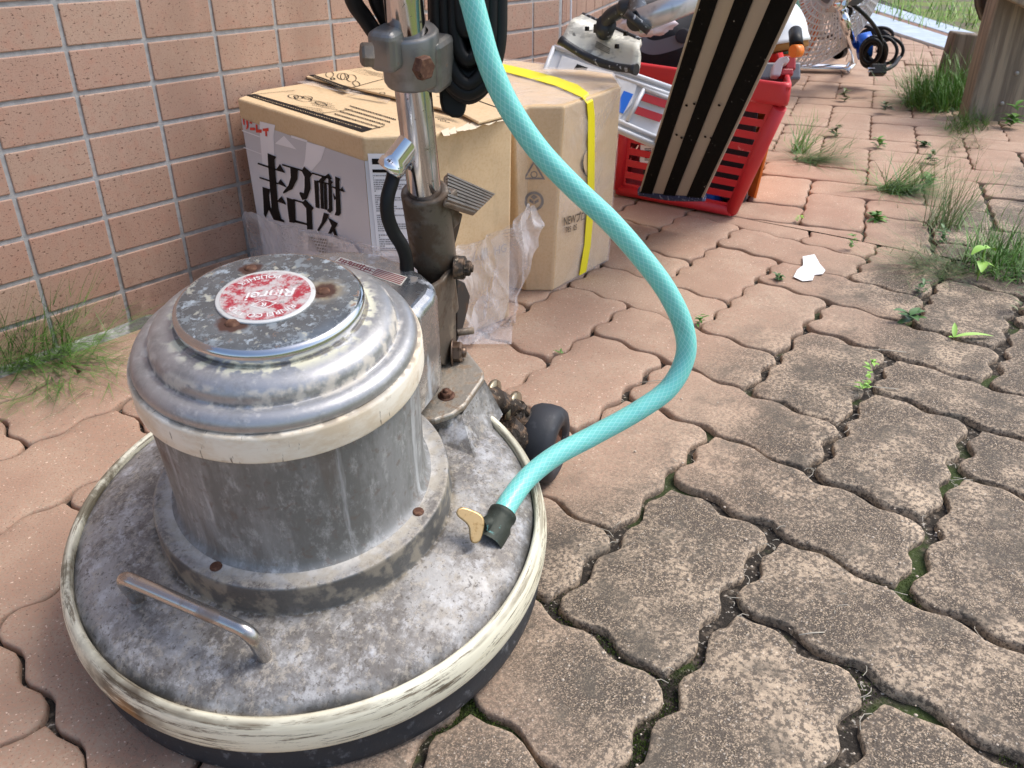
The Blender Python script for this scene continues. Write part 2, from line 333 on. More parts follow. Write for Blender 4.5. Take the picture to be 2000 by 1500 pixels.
chromeM = mat('worn_chrome', (.62,.60,.60), .13, 1, layers=[dict(scale=30, st=(1,1,.4), detail=5, lo=.5, hi=.68, col=(.42,.40,.38), rough=.3), dict(scale=180, detail=3, lo=.66, hi=.72, col=(.18,.14,.11), rough=.6, amt=.8)], bump=[dict(scale=60, s=.05, d=.0005)])
chrome2M = mat('clean_chrome', (.80,.80,.80), .08, 1)
castM = mat('grimy_cast_iron', (.17,.145,.12), .5, .7, layers=[dict(scale=60, detail=6, lo=.45, hi=.62, col=(.10,.065,.04), metal=.2, rough=.75), dict(scale=35, st=(1,1,.3), detail=5, lo=.55, hi=.68, col=(.33,.26,.19), metal=.3, rough=.7, amt=.8), dict(scale=200, lo=.6, hi=.7, col=(.04,.028,.02), metal=0, amt=.7)], bump=[dict(scale=220, detail=4, s=.3, d=.001)])
clampM = mat('cast_clamp', (.27,.26,.245), .42, .7, layers=[dict(scale=50, detail=5, lo=.48, hi=.66, col=(.22,.20,.18), rough=.55), dict(scale=70, detail=5, lo=.62, hi=.7, col=(.20,.11,.05), metal=.1, rough=.8, amt=.7)], bump=[dict(scale=150, s=.15, d=.0008)])
rustM = mat('rusty_bolt', (.10,.042,.024), .75, .25, layers=[dict(scale=250, detail=4, lo=.45, hi=.65, col=(.19,.095,.055)), dict(scale=120, lo=.6, hi=.7, col=(.04,.02,.015))], bump=[dict(scale=350, s=.4, d=.0006)])
crudM = mat('grease_crud', (.035,.025,.018), .6, .2, layers=[dict(scale=120, detail=5, lo=.5, hi=.65, col=(.16,.10,.06)), dict(scale=200, lo=.64, hi=.7, col=(.35,.28,.2))], bump=[dict(scale=120, detail=5, s=1, d=.004)])
blackM = mat('black_rubber', (.006,.006,.0065), .5, spec=.3, bump=[dict(scale=200, s=.06, d=.0004)])
tyreM = mat('worn_tyre', (.022,.025,.032), .62, layers=[dict(scale=90, lo=.55, hi=.72, col=(.07,.075,.085), amt=.6), dict(scale=250, lo=.68, hi=.72, col=(.3,.3,.3), amt=.5)], bump=[dict(scale=180, s=.2, d=.0006)])
hoseM = mat('teal_braided_hose', (.17,.62,.55), .36, coords='UV', coat=.15, sss=.25, layers=[dict(kind='noise', scale=5, lo=.3, hi=.7, src='Object', col=(.23,.73,.66), amt=.6), dict(kind='noise', scale=38, detail=5, rg=.7, lo=.52, hi=.68, src='Object', col=(.12,.42,.37), amt=.4), dict(kind='braid', scale=150., lo=.13, hi=.03, col=(.50,.86,.81), rough=.35, amt=.5), dict(kind='axis', ax=0, lo=.50, hi=.52, amt=.45, col=(.05,.30,.38), **{'and': [dict(kind='axis', ax=0, lo=.56, hi=.54), dict(scale=420, st=(1,1,1), detail=1, lo=.5, hi=.54)]})], bump=[dict(kind='braid', scale=150., lo=.14, hi=0., s=.12, d=.0003)])
brassM = mat('worn_brass', (.52,.36,.17), .38, .9, layers=[dict(scale=150, detail=4, lo=.5, hi=.68, col=(.30,.20,.09), rough=.6)], bump=[dict(scale=250, s=.15, d=.0005)])
verdM = mat('patinated_brass', (.035,.042,.032), .6, .4, layers=[dict(scale=110, detail=5, lo=.62, hi=.70, col=(.10,.30,.29), metal=0), dict(scale=200, lo=.6, hi=.7, col=(.02,.02,.02))], bump=[dict(scale=180, s=.5, d=.0012)])
kraftM = mat('kraft_board', (.66,.485,.285), .75, layers=[dict(scale=300, detail=4, lo=.45, hi=.65, col=(.58,.39,.20), amt=.6), dict(scale=5, lo=.4, hi=.7, col=(.72,.55,.34), amt=.5), dict(scale=24, st=(1,1,.4), detail=6, rg=.7, lo=.54, hi=.66, col=(.52,.38,.22), amt=.45), dict(scale=700, lo=.66, hi=.7, col=(.30,.18,.09), amt=.5)], bump=[dict(scale=30, s=.15, d=.002), dict(scale=7, detail=3, s=.55, d=.010)])
edgeM = mat('corrugated_edge', (.22,.13,.06), .9, layers=[dict(kind='voronoi', scale=400, lo=.2, hi=.5, col=(.5,.34,.18))])
silverM = mat('silver_print', (.70,.71,.74), .40, .05, layers=[dict(scale=4, lo=.35, hi=.65, col=(.80,.81,.84)), dict(kind='axis', ax=2, lo=.17, hi=.24, col=(.50,.51,.54), amt=.7)], bump=[dict(scale=8, s=.12, d=.004)])
silver2M = mat('pale_silver_print', (.84,.85,.88), .40, .05)
inkM = mat('black_ink', (.006,.005,.005), .6, spec=.2)
ink2M = mat('faded_ink', (.10,.075,.05), .7)
redinkM = mat('red_ink', (.72,.04,.02), .5)
whiteM = mat('white_label', (.82,.82,.84), .5)
smallM = mat('small_print', (.82,.82,.84), .5, layers=[dict(kind='noise', scale=420, st=(1,1,1), detail=1, lo=.50, hi=.56, col=(.16,.16,.18), amt=.8)])
filmM = mat('clear_film', (.90,.88,.90), .10, coords='Object', spec=1., alpha=.27, bump=[dict(scale=14, warp=(9, .12), s=.9, d=.02), dict(scale=60, warp=(20, .05), s=.5, d=.004)])
film2M = mat('stretched_film', (.88,.80,.74), .10, coords='Object', spec=.9, alpha=.10, bump=[dict(scale=9, warp=(7, .2), s=.7, d=.012)])
yellowM = mat('yellow_strap', (.90,.80,.02), .4, bump=[dict(scale=300, s=.1, d=.0004)])
redM = mat('red_plastic', (.62,.025,.035), .42, sss=.05, layers=[dict(scale=6, detail=5, lo=.45, hi=.7, col=(.50,.03,.035), amt=.6), dict(scale=20, detail=5, lo=.66, hi=.7, col=(.8,.4,.38), amt=.4)], bump=[dict(scale=400, s=.08, d=.0004)])
orangeM = mat('orange_plastic', (.85,.22,.03), .4)
stripeM = mat('anti_slip_strip', (.006,.006,.006), .85, spec=.15, layers=[dict(scale=130, detail=5, lo=.69, hi=.72, col=(.45,.44,.42), amt=.8), dict(scale=30, detail=6, lo=.69, hi=.71, col=(.7,.68,.6))], bump=[dict(scale=200, s=.3, d=.001)])
taupeM = mat('taupe_metal', (.40,.37,.325), .42, .4, layers=[dict(scale=60, detail=5, lo=.6, hi=.7, col=(.45,.42,.36), amt=.6)])
fuzzM = mat('navy_fibre', (.03,.04,.10), .95, layers=[dict(scale=220, lo=.55, hi=.65, col=(.25,.28,.4))], bump=[dict(scale=300, s=1, d=.004)])
wornwhiteM = mat('worn_white_plastic', (.62,.60,.52), .5, layers=[dict(scale=40, st=(1,1,2.5), detail=6, lo=.5, hi=.62, col=(.40,.39,.34)), dict(scale=60, detail=6, lo=.62, hi=.68, col=(.08,.08,.07), amt=.85), dict(scale=25, lo=.6, hi=.66, col=(.82,.80,.68))], bump=[dict(scale=80, s=.3, d=.001)])
bscratchM = mat('scratched_black_rubber', (.02,.022,.026), .42, layers=[dict(scale=110, detail=5, lo=.6, hi=.66, col=(.45,.46,.48), amt=.8)], bump=[dict(scale=90, s=.4, d=.002)])
greyplM = mat('pale_grey_plastic', (.58,.60,.64), .38, layers=[dict(scale=20, detail=5, lo=.55, hi=.7, col=(.50,.51,.53), amt=.6)])
dgreyM = mat('dark_grey_plastic', (.13,.14,.16), .42)
pipeM = mat('grey_pipe', (.62,.64,.66), .25, .6, layers=[dict(scale=40, st=(1,1,.3), lo=.5, hi=.7, col=(.42,.43,.45))])
fabricM = mat('black_fabric', (.018,.018,.022), .85, sheen=.3, bump=[dict(scale=500, s=.4, d=.001)])
blueM = mat('blue_plastic', (.01,.13,.62), .4)
navyM = mat('navy_paint', (.02,.06,.16), .5, layers=[dict(scale=90, lo=.64, hi=.7, col=(.4,.45,.5))])
darkredM = mat('dark_red_plastic', (.33,.015,.02), .4)
whiteplM = mat('white_plastic', (.80,.80,.80), .35)
greenM = mat('green_glass', (.03,.12,.08), .2)
steelM = mat('galvanised_plate', (.50,.56,.62), .42, .5, layers=[dict(scale=12, detail=5, lo=.4, hi=.65, col=(.62,.68,.73)), dict(scale=60, lo=.6, hi=.7, col=(.36,.40,.43), amt=.6)])
rustlineM = mat('rusty_groove', (.23,.13,.09), .85, layers=[dict(scale=60, lo=.5, hi=.7, col=(.36,.24,.17))])
concM = mat('weathered_concrete', (.42,.40,.36), .9, layers=[dict(scale=12, detail=6, lo=.45, hi=.62, col=(.20,.19,.16)), dict(scale=200, lo=.6, hi=.7, col=(.6,.57,.5)), dict(scale=20, lo=.6, hi=.66, col=(.09,.12,.04), amt=.6)], bump=[dict(scale=120, s=.6, d=.003)])
woodM = mat('weathered_wood', (.33,.265,.19), .85, layers=[dict(kind='noise', scale=40, st=(1,1,.05), detail=6, rg=.7, lo=.42, hi=.62, col=(.17,.135,.10)), dict(scale=6, st=(1,1,.3), detail=4, lo=.5, hi=.7, col=(.42,.36,.28), amt=.8), dict(scale=7, st=(1,1,.3), detail=4, lo=.6, hi=.66, col=(.055,.035,.02), amt=.75)], bump=[dict(scale=90, st=(1,1,.05), detail=5, s=.5, d=.003)])
wood2M = mat('stained_wood', (.20,.155,.11), .85, layers=[dict(scale=40, st=(1,1,.05), detail=6, lo=.42, hi=.62, col=(.10,.07,.045)), dict(scale=9, st=(1,1,.3), lo=.52, hi=.62, col=(.035,.02,.012))], bump=[dict(scale=90, st=(1,1,.05), s=.5, d=.003)])
paperM = mat('white_paper', (.88,.88,.88), .7)
strawM = mat('straw', (.46,.42,.34), .8)
def leafmat(n, c1, c2): return mat(n, c1, .5, sss=.0, layers=[dict(scale=25, lo=.35, hi=.65, col=c2)])
grassM = leafmat('grass_green', (.09,.23,.03), (.16,.32,.06))
grass2M = leafmat('dark_grass', (.06,.15,.025), (.13,.22,.055))
drygrassM = leafmat('dry_grass', (.16,.17,.06), (.10,.14,.045))
leafM = leafmat('young_leaf', (.26,.50,.07), (.36,.60,.12))
dleafM = leafmat('dark_leaf', (.055,.14,.035), (.09,.19,.05))

# ================================================================== SETTING
gm = MB(); gm.add([(-60,-60,-.0085),(60,-60,-.0085),(60,60,-.0085),(-60,60,-.0085)], [(0,1,2,3)])
tag(gm.build('ground', soilM), kind='structure')
# --- interlocking wavy pavers, one mesh
def dirt(x, y):
    n_ = noise.noise(V((x*5, y*5, 3)))
    return smooth(-.62, -.96, y + .09*n_ + .08*smooth(.9, 2.4, x)) * (.25 + .75*smooth(-.40, .02, x)) + .12*smooth(-.3,-.6,y)
pv, pf, pc = [], [], []
AMP = .068
def wav(u): return AMP * sin(4*pi*u)
def paver(u0, u1, v0, v1, tf, hx, n, jit):
    pts = []; ins = []
    def lerpc(u, v):
        cu, cv = (u0+u1)/2, (v0+v1)/2; m = .19
        return (u + m*(1 if u < cu else -1) * min(1, abs(u-cu)*3), v + m*(1 if v < cv else -1) * min(1, abs(v-cv)*3))
    for k in range(int((u1-u0)*n)): u = u0 + k/n; pts.append((u, v0 + wav(u))); ins.append(lerpc(u, v0))
    for k in range(int((v1-v0)*n)): v = v0 + k/n; pts.append((u1 + wav(v), v)); ins.append(lerpc(u1, v))
    for k in range(int((u1-u0)*n)): u = u1 - k/n; pts.append((u, v1 + wav(u))); ins.append(lerpc(u, v1))
    for k in range(int((v1-v0)*n)): v = v1 - k/n; pts.append((u0 + wav(v), v)); ins.append(lerpc(u0, v))
    P = [tf(*p) for p in pts]; I = [tf(*p) for p in ins]; N = len(P)
    for _ in range(2): P = [P[i]*.5 + (P[i-1] + P[(i+1) % N])*.25 for i in range(N)]
    cx = sum(p.x for p in P)/N; cy = sum(p.y for p in P)/N
    if hx and not hx(cx, cy): return
    d = dirt(cx, cy); gap = .0011 + .0052*smooth(.1, .7, d) + .0010*random.random()
    rnd = random.random(); rnd2 = random.random(); z0 = random.uniform(-.0012, .0012); tx, ty = random.uniform(-.012, .012), random.uniform(-.012, .012)
    nr = []
    for i in range(N):
        t = P[(i+1) % N] - P[i-1]; nr.append(V((-t.y, t.x)).normalized())
    nr = [(I[i] - P[i]).normalized() for i in range(N)]
    nr = [(nr[i]*2 + nr[i-1] + nr[(i+1) % N]).normalized() for i in range(N)]
    ori = sum(P[i].x*P[(i+1) % N].y - P[(i+1) % N].x*P[i].y for i in range(N))
    pd = lambda q: min(1, max(0, dirt(q.x, q.y) * (.72 + .56*rnd2)))
    def ring(off, z, core, js=0):
        o = len(pv)
        for i in range(N):
            q = P[i] + nr[i]*(gap + off)
            chip = max(0, noise.noise(V((q.x*31, q.y*31, 5))) - .30)*.011*min(1, d*2+.15) if (jit and core < .5 and z > -.004) else 0
            j = chip + noise.noise(V((q.x*170, q.y*170, 1)))*js + noise.noise(V((q.x*45, q.y*45, 7)))*js*1.3
            q = q + nr[i]*j
            pv.append((q.x, q.y, z + z0 + tx*(q.x-cx) + ty*(q.y-cy) + noise.noise(V((q.x*60, q.y*60, 2)))*js*.5)); pc.append((core, rnd, pd(q)))
        return o
    js = .0004 + .0022*smooth(.15, .8, d) if jit else .0004
    R = [ring(.0012, -.022, 0, js), ring(0, -.0065, 0, js), ring(.0003, -.0026, 0, js), ring(.0013, -.0008, .05, js*.7), ring(.0036, 0, .2, 0)]
    o = len(pv)
    for q in I:
        pv.append((q.x, q.y, .0004 + z0 + tx*(q.x-cx) + ty*(q.y-cy))); pc.append((1, rnd, pd(q)))
    R.append(o)
    for a, b in zip(R, R[1:]):
        for i in range(N):
            j = (i+1) % N; f = (a+i, a+j, b+j, b+i); pf.append(f if ori > 0 else f[::-1])
    f = tuple(range(o, o+N)); pf.append(f if ori > 0 else f[::-1])
def tfA(u, v): return V((.5671 + .1062*u + .0137*v, -.496 + .0071*u + .1150*v))
ca, sa_ = cos(radians(17)), sin(radians(17))
def tfB(u, v):
    a, b = u*.1125, v*.1125; return V((1.045 + ca*a - sa_*b*.75, -.44 + sa_*a + ca*b*.98))
def wall2y(x): return (x - 1.093) * math.tan(radians(22.1))
def kerby(x): return -1.092 + .175*(x - .093)
def inA(x, y): return x < 1.2 and x > -1.6 and y < .12 and y > kerby(x) - .12
def inB(x, y): return x > .9 and x < 6.2 and y < wall2y(x)+.12 and y > kerby(x) - .12
def finish_zone(cuts):
    global pv, pf, pc
    me = bpy.data.meshes.new('z'); me.from_pydata(pv, [], pf)
    ca_ = me.color_attributes.new('dat', 'FLOAT_COLOR', 'POINT'); ca_.data.foreach_set('color', [x for c_ in pc for x in (*c_, 1)])
    bm = bmesh.new(); bm.from_mesh(me)
    for co, no in cuts: bmesh.ops.bisect_plane(bm, geom=bm.verts[:]+bm.edges[:]+bm.faces[:], plane_co=co, plane_no=no, clear_outer=True)
    bpy.data.meshes.remove(me); pv, pf, pc = [], [], []; return bm
for j in range(-9, 6):
    for a4 in range(-7, 6):
        a = -2 + j + 4*a4
        paver(a, a+2, j, j+1, tfA, inA, 12, True)
        paver(a+2, a+3, j-1, j+1, tfA, inA, 12, True)
kn = V((.1723, -.985, 0))
bA = finish_zone([((1.043,0,0), (1,0,0)), ((0,-.024,0), (0,1,0)), ((.093,-1.089,0), kn)])
for j in range(-12, 26):
    for a4 in range(-9, 16):
        a = -2 + j + 4*a4
        paver(a, a+2, j, j+1, tfB, inB, 8, False)
        paver(a+2, a+3, j-1, j+1, tfB, inB, 8, False)
e0, e1 = G(1655, 39, 0), G(1868, 107, 0); et = (e1 - e0).normalized()
bB = finish_zone([((1.0465,0,0), (-1,0,0)), ((1.12,.0,0), (-sin(radians(22.1)), cos(radians(22.1)), 0)), ((.093,-1.089,0), kn), (e0, (-et.y, et.x, 0))])
me = bpy.data.meshes.new('pavement'); bA.to_mesh(me)
me2 = bpy.data.meshes.new('pz'); bB.to_mesh(me2); bA.from_mesh(me2); bA.to_mesh(me); bpy.data.meshes.remove(me2)
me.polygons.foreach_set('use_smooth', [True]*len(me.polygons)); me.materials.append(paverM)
po = bpy.data.objects.new('pavement', me); C.objects.link(po); tag(po, kind='structure')
# --- tiled building wall: two faces meeting at an outward angle
wall = thing('tiled_wall', 'salmon pink tiled wall with grey grout lines behind the cardboard boxes', 'wall', (.5, .1, 0))
wall.location = (0, 0, 0)
def tiles(name, org, dx, nrm, x0, x1, z0rows, phase, W_=.1, cut=True):
    vs, fs, cs = [], [], []
    dx = V(dx); nrm = V(nrm); g_ = .0027
    i0 = math.floor((x0 - phase)/W_)
    i = i0
    while phase + i*W_ < x1:
        a, b = max(phase + i*W_, x0) + g_, min(phase + (i+1)*W_, x1) - g_; i += 1
        if b - a < .01: continue
        for j in z0rows:
            zt = .448 - .05*j - g_; zb = zt - .05 + 2*g_
            o = len(vs); rnd = random.random(); tw = random.uniform(-.0004, .0004); c = .0011
            def rect(m, dep):
                A, B, T, Z = a+m, b-m, zt-m, zb+m; k = .0010 if m < .002 else .0005
                return [V(org) + dx*x + V((0,0,z)) + nrm*(dep+tw) for x, z in ((A+k,Z),(B-k,Z),(B,Z+k),(B,T-k),(B-k,T),(A+k,T),(A,T-k),(A,Z+k))]
            for r_ in (rect(0, -.006), rect(0, -.0008), rect(.0004, -.0003), rect(.0013, 0)): vs += r_
            for q in range(3):
                for k in range(8): fs.append((o+q*8+k, o+q*8+(k+1)%8, o+q*8+8+(k+1)%8, o+q*8+8+k))
            fs.append(tuple(range(o+24, o+32))); cs += [rnd]*32
    me = bpy.data.meshes.new(name); me.from_pydata(vs, [], fs); me.materials.append(tileM)
    at = me.color_attributes.new('rnd', 'FLOAT_COLOR', 'POINT'); at.data.foreach_set('color', [x for c_ in cs for x in (c_, c_, c_, 1)])
    o = bpy.data.objects.new(name, me); C.objects.link(o); o.parent = wall; return o
D1, N1 = V((1,0,0)), V((0,-1,0)); a2 = radians(22.1); D2 = V((cos(a2), sin(a2), 0)); N2 = V((sin(a2), -cos(a2), 0))
tiles('tile_facing', (0,0,0), D1, N1, -1.7, 1.088, range(-20, 9), 0)
tiles('tile_facing', (1.093,0,0), D2, N2, .006, 4.0, range(-20, 9), .045, .1)
m = MB(); m.prism([(-1.75,.0019,-.05), (1.0935,.0019,-.05), (1.0935+4.2*cos(a2), .0028+4.2*sin(a2), -.05), (1.0935+4.2*cos(a2)-.1, .3+4.2*sin(a2), -.05), (1.04,.3,-.05), (-1.75,.3,-.05)], (0,0,1.50))
m.build('wall_core', groutM, wall)
m = MB(); m.tube([(1.128, -.002, 0), (1.128, .002, .30), (1.126, .004, .7), (1.125, .005, 1.2)], .0022, 8); m.build('sealant_line', whiteplM, wall)
# rough mortar strip along the wall foot
m = MB(); vs, fs = [], []
K = 160
for i in range(K+1):
    x = -1.6 + 2.75*i/K; n1 = noise.noise(V((x*9, 1, 0)))*.009; n2 = noise.noise(V((x*40, 2, 0)))*.004
    for y, z in ((.003, .006+n2), (-.008, .001+n2*.8), (-.024+n1, -.004+n2*.5), (-.040+n1*1.2+n2, -.013)): vs.append((x, y, z))
for i in range(K):
    for k in range(3): fs.append((i*4+k, i*4+k+1, i*4+k+5, i*4+k+4))
m.add(vs, fs, True); tag(m.build('mortar_strip', mortarM), kind='structure')
# kerb, soil strip and far mossy soil
m = MB()
for k in range(9):
    x0, x1 = -.9 + k*.6, -.9 + (k+1)*.6 - .006
    m.prism([(x0, kerby(x0), -.03), (x1, kerby(x1), -.03), (x1, kerby(x1)-.12, -.03), (x0, kerby(x0)-.12, -.03)], (0, 0, .034))
tag(m.build('kerb', concM, bevel=.004), kind='structure')
m = MB(); m.add([(-3, kerby(-3)-.121, -.006), (2.3, kerby(2.3)-.121, -.006), (2.3, -6, -.006), (-3, -6, -.006)][::-1], [(0,1,2,3)])
m.add([(2.3,-6,-.006),(2.3,kerby(2.3)-.121,-.006),(3.9,-.36,-.006),(6.8,1.1,-.004),(9,5,-.004),(30,5,-.004),(30,-6,-.004)][::-1], [tuple(range(7))])
tag(m.build('soil', mossyM), kind='structure')
# --- steel plate over the drain, at the far edge of the paving
pl = thing('metal_plate', 'long pale grey steel plate with rusty groove at the far edge of the paving', 'metal plate', (4.6, .4, 0)); pl.location = (0,0,0)
e0, e1 = G(1640, 28, .012), G(1868, 100, .012); h0, h1 = G(1655, -12, .012), G(1885, 66, .012)
dd = (e1-e0); e0 = e0 - dd*.3; e1 = e1 + dd*.5; h0 = h0 - (h1-h0)*.3; h1 = h1 + dd*.5
m = MB(); m.prism([e0, e1, e1*.55+h1*.45, e0*.55+h0*.45], (0,0,-.02)); m.build('plate', steelM, pl, bevel=.002)
m = MB(); m.prism([e0*.549+h0*.451, e1*.549+h1*.451, e1*.40+h1*.60, e0*.40+h0*.60], (0,0,-.024)); m.parts = 0
for i in range(len(m.v)): v_ = m.v[i]; m.v[i] = (v_[0], v_[1], v_[2]-.004)
m.build('groove', rustlineM, pl)
m = MB(); m.prism([e0*.399+h0*.601, e1*.399+h1*.601, h1, h0], (0,0,-.02)); m.build('plate_edge', steelM, pl, bevel=.002)

# ================================================================== FLOOR POLISHER (local frame: a backwards, b to its left, h along the tilted axis)
FV, RV, NV, OV = V((.9474289,.2769447,.1602503)), V((-.2915339,.9535644,.0756504)), V((-.1318580,-.1183918,.9841732)), V((-.0858704,-.6066024,.0303916))
MM = Matrix.Translation(OV) @ Matrix((FV, RV, NV)).transposed().to_4x4()
MI = MM.inverted()
def LB(x, y, b): return MI @ PL(x, y, OV + RV*b, RV)     # photo point -> local point at sideways offset b
def LH(x, y, h): return MI @ PL(x, y, OV + NV*h, NV)     # ... at height h
def LD(x, y, d): return MI @ D(x, y, d)
pol = thing('floor_polisher', 'old tilted round grey metal floor polisher with worn white bumper, in the foreground', 'floor polisher', mw=MM)
def arc(cx, cz, r, a0, a1, n): return [(cx + r*cos(radians(a0 + (a1-a0)*i/n)), cz + r*sin(radians(a0 + (a1-a0)*i/n))) for i in range(n+1)]
MB().lathe([(.10,.012), (.158,.004), (.1670,-.001), (.1715,-.0005), (.1728,.0015), (.1722,.0060), (.1700,.0130), (.1680,.0200), (.1665,.0300), (.12,.032)], 160).build('brush_ring', blackringM, pol)
deck = MB().lathe([(.02,.0715), (.100,.0710), (.108,.0705), (.125,.0690), (.145,.0648), (.158,.0595), (.1645,.0545), (.1668,.050), (.167,.03)], 160)
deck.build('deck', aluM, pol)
MB().lathe([(.1665,.050), (.1667,.0556), (.1674,.0570), (.1690,.0577), (.1712,.0571), (.1732,.0553), (.1744,.0525), (.1750,.0505), (.1755,.0480), (.1763,.0440), (.1766,.0385), (.1762,.0330), (.1754,.0302), (.1740,.0291), (.1700,.0290), (.165,.030)], 200).build('bumper', bumpM, pol)
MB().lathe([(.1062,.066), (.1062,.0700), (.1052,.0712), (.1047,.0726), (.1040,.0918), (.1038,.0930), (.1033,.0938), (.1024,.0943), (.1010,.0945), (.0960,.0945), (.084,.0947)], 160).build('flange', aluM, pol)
MB().lathe([(.0915,.0944), (.0890,.0955), (.0874,.0985), (.0867,.1050), (.0868,.150), (.0872,.1915)], 160).build('motor_housing', bodyM, pol)
MB().lathe([(.0872,.1905), (.0905,.1903), (.0912,.1908), (.0915,.1920), (.0913,.2075), (.0909,.2090), (.0900,.2098), (.0868,.2100)], 160).build('cream_band', bandM, pol)
prof = [(.0880,.2105)] + arc(.0812,.2118,.0068, 0, 75, 8) + [(.0778,.2193), (.0765,.2196)] + arc(.0680,.2215,.0083, 5, 80, 9) + [(.066,.2310)] + arc(.0635,.2288,.0060, 60, 110, 5) + [(.0585,.2352), (.050,.2358)]
prof = [(.0880,.2105), (.0884,.2128), (.0876,.2155), (.0858,.2178), (.0832,.2192), (.0800,.2197), (.0775,.2196), (.0763,.2201), (.0758,.2215), (.0757,.2240), (.0748,.2268), (.0730,.2292), (.0700,.2312), (.0665,.2324), (.0630,.2329), (.0600,.2330), (.0585,.2333), (.050,.2335)]
MB().lathe(prof, 160).build('motor_cover', coverM, pol)
cap = MB().lathe([(.0565,.2325), (.0572,.2350), (.0577,.2385), (.0572,.2412), (.0556,.2428), (.0535,.2434), (.040,.2438), (.02,.2440), (.0005,.2440)], 128).build('cap_plate', capM, pol)
for (x, y, r) in ((.0246,.0306,.0040), (.0183,-.0271,.0042), (-.0317,.0036,.0046)):
    MB().lathe([(r,0), (r*.9,.0010), (r*.5,.0015), (0,.0016)], 20, (x, y, .2437)).build('screw_head', rustM, cap)
# badge: round red and white plate, lettering facing away from the camera side
bc = LH(519, 578, .2446); bx, by = bc.x, bc.y
badgeM = mat('faded_badge', lin(158,34,50), .5, layers=[dict(scale=160, detail=6, rg=.75, lo=.46, hi=.58, col=(.52,.42,.41), amt=.85), dict(scale=42, detail=6, rg=.75, lo=.45, hi=.55, col=(.50,.48,.46), amt=.93), dict(scale=150, detail=4, lo=.62, hi=.7, col=(.22,.19,.18), amt=.7)])
badgeRimM = mat('badge_rim', (.62,.62,.60), .45, .2, layers=[dict(scale=120, lo=.58, hi=.7, col=(.35,.31,.27), amt=.6)])
bd = MB().lathe([(.0300,.0), (.0300,.0008), (.0293,.0011), (.0002,.0011)], 72, (bx, by, .2440)).build('badge', badgeRimM, cap)
dsk = MB().lathe([(.0272,.0012), (.0002,.0012)], 72, (bx, by, .2441)).build('badge_print', badgeM, cap)
base_ang = math.atan2(-.0254, -.02)
def arc_text(m, s, R, size, a_mid, flip):
    vs, fs = text2d(s, size, size*.012)
    out = []
    for v_ in vs:
        if not flip: th = a_mid - v_.x / R; rr = R + v_.y
        else: th = a_mid + v_.x / R; rr = R - v_.y
        out.append((bx + rr*cos(th), by + rr*sin(th), .24545))
    m.add(out, fs)
m = MB()
cdir = LH(519, 640, .2446) - bc; tdir = LH(600, 578, .2446) - bc      # towards the camera / towards the photo's right
ang_cam = math.atan2(cdir.y, cdir.x)
arc_text(m, 'RINREI CO.,LTD', .0222, .0062, ang_cam - radians(8), False)
arc_text(m, 'POLISHER', .0218, .0062, ang_cam + radians(190), True)
up2 = V((cos(ang_cam), sin(ang_cam), 0)); rt2 = V((up2.y, -up2.x, 0))
for s_, sz, ox, oy in (('Rinrei', .0125, -.003, -.0005), ('R', .006, .001, .0105)):
    vs, fs = text2d(s_, sz, sz*.015)
    m.add([V((bx, by, .24548)) + rt2*(v_.x + v_.y*.25 + ox) + up2*(v_.y + oy) for v_ in vs], fs)
def seg2(m, a, b, wd, z=.24546):
    a = V((bx,by,z)) + rt2*a[0] + up2*a[1]; b = V((bx,by,z)) + rt2*b[0] + up2*b[1]; t = (b-a).normalized(); nn = V((-t.y, t.x, 0))*wd/2
    m.add([a-nn, b-nn, b+nn, a+nn], [(0,1,2,3)])
for a_, b_ in (((-.0065,.0105),(.001,.0155)), ((.001,.0155),(.0085,.0105)), ((.0085,.0105),(.001,.0055)), ((.001,.0055),(-.0065,.0105))): seg2(m, a_, b_, .0007)
m.build('badge_lettering', mat('badge_lettering', (.70,.68,.66), .5, layers=[dict(scale=110, detail=6, rg=.7, lo=.55, hi=.62, col=lin(178,60,70), amt=.8)]), cap)
# flange screws
for (x, y) in ((422,1107), (817,1000)):
    q = LH(x, y, .0945); MB().lathe([(.0040,0), (.0038,.0008), (.0025,.0012), (0,.0009)], 20, q).build('flange_screw', rustM, pol)
# carrying handle
handleM = mat('dull_chrome', (.50,.48,.46), .22, .95, layers=[dict(scale=50, detail=5, lo=.5, hi=.66, col=(.33,.29,.26), rough=.45)], bump=[dict(scale=90, s=.06, d=.0005)])
hl, hr = LH(272,1172,.066), LH(519,1286,.065)
up = V((0,0,1)); out_ = V((hl.x+hr.x, hl.y+hr.y, 0)).normalized()
bL, bR = LH(236,1129,.0935), LH(493,1241,.0925); hd = bR - bL
hp = [hl - up*.004, hl.lerp(bL, .22), hl.lerp(bL, .62), hl.lerp(bL, .90) + hd*.012, bL + hd*.06 + up*.002, bL + hd*.16 + up*.0025, bL + hd*.5 + up*.0025, bR - hd*.16 + up*.0025, bR - hd*.06 + up*.002, hr.lerp(bR, .90) - hd*.012, hr.lerp(bR, .62), hr.lerp(bR, .22), hr - up*.004]
h_ = MB().tube(spline(hp, 10), .0047, 20).build('carry_handle', handleM, pol)
for q in (hl, hr): MB().lathe([(.0085,-.0005), (.0075,.0012), (.0045,.002)], 24, q).build('handle_foot', aluM, h_)
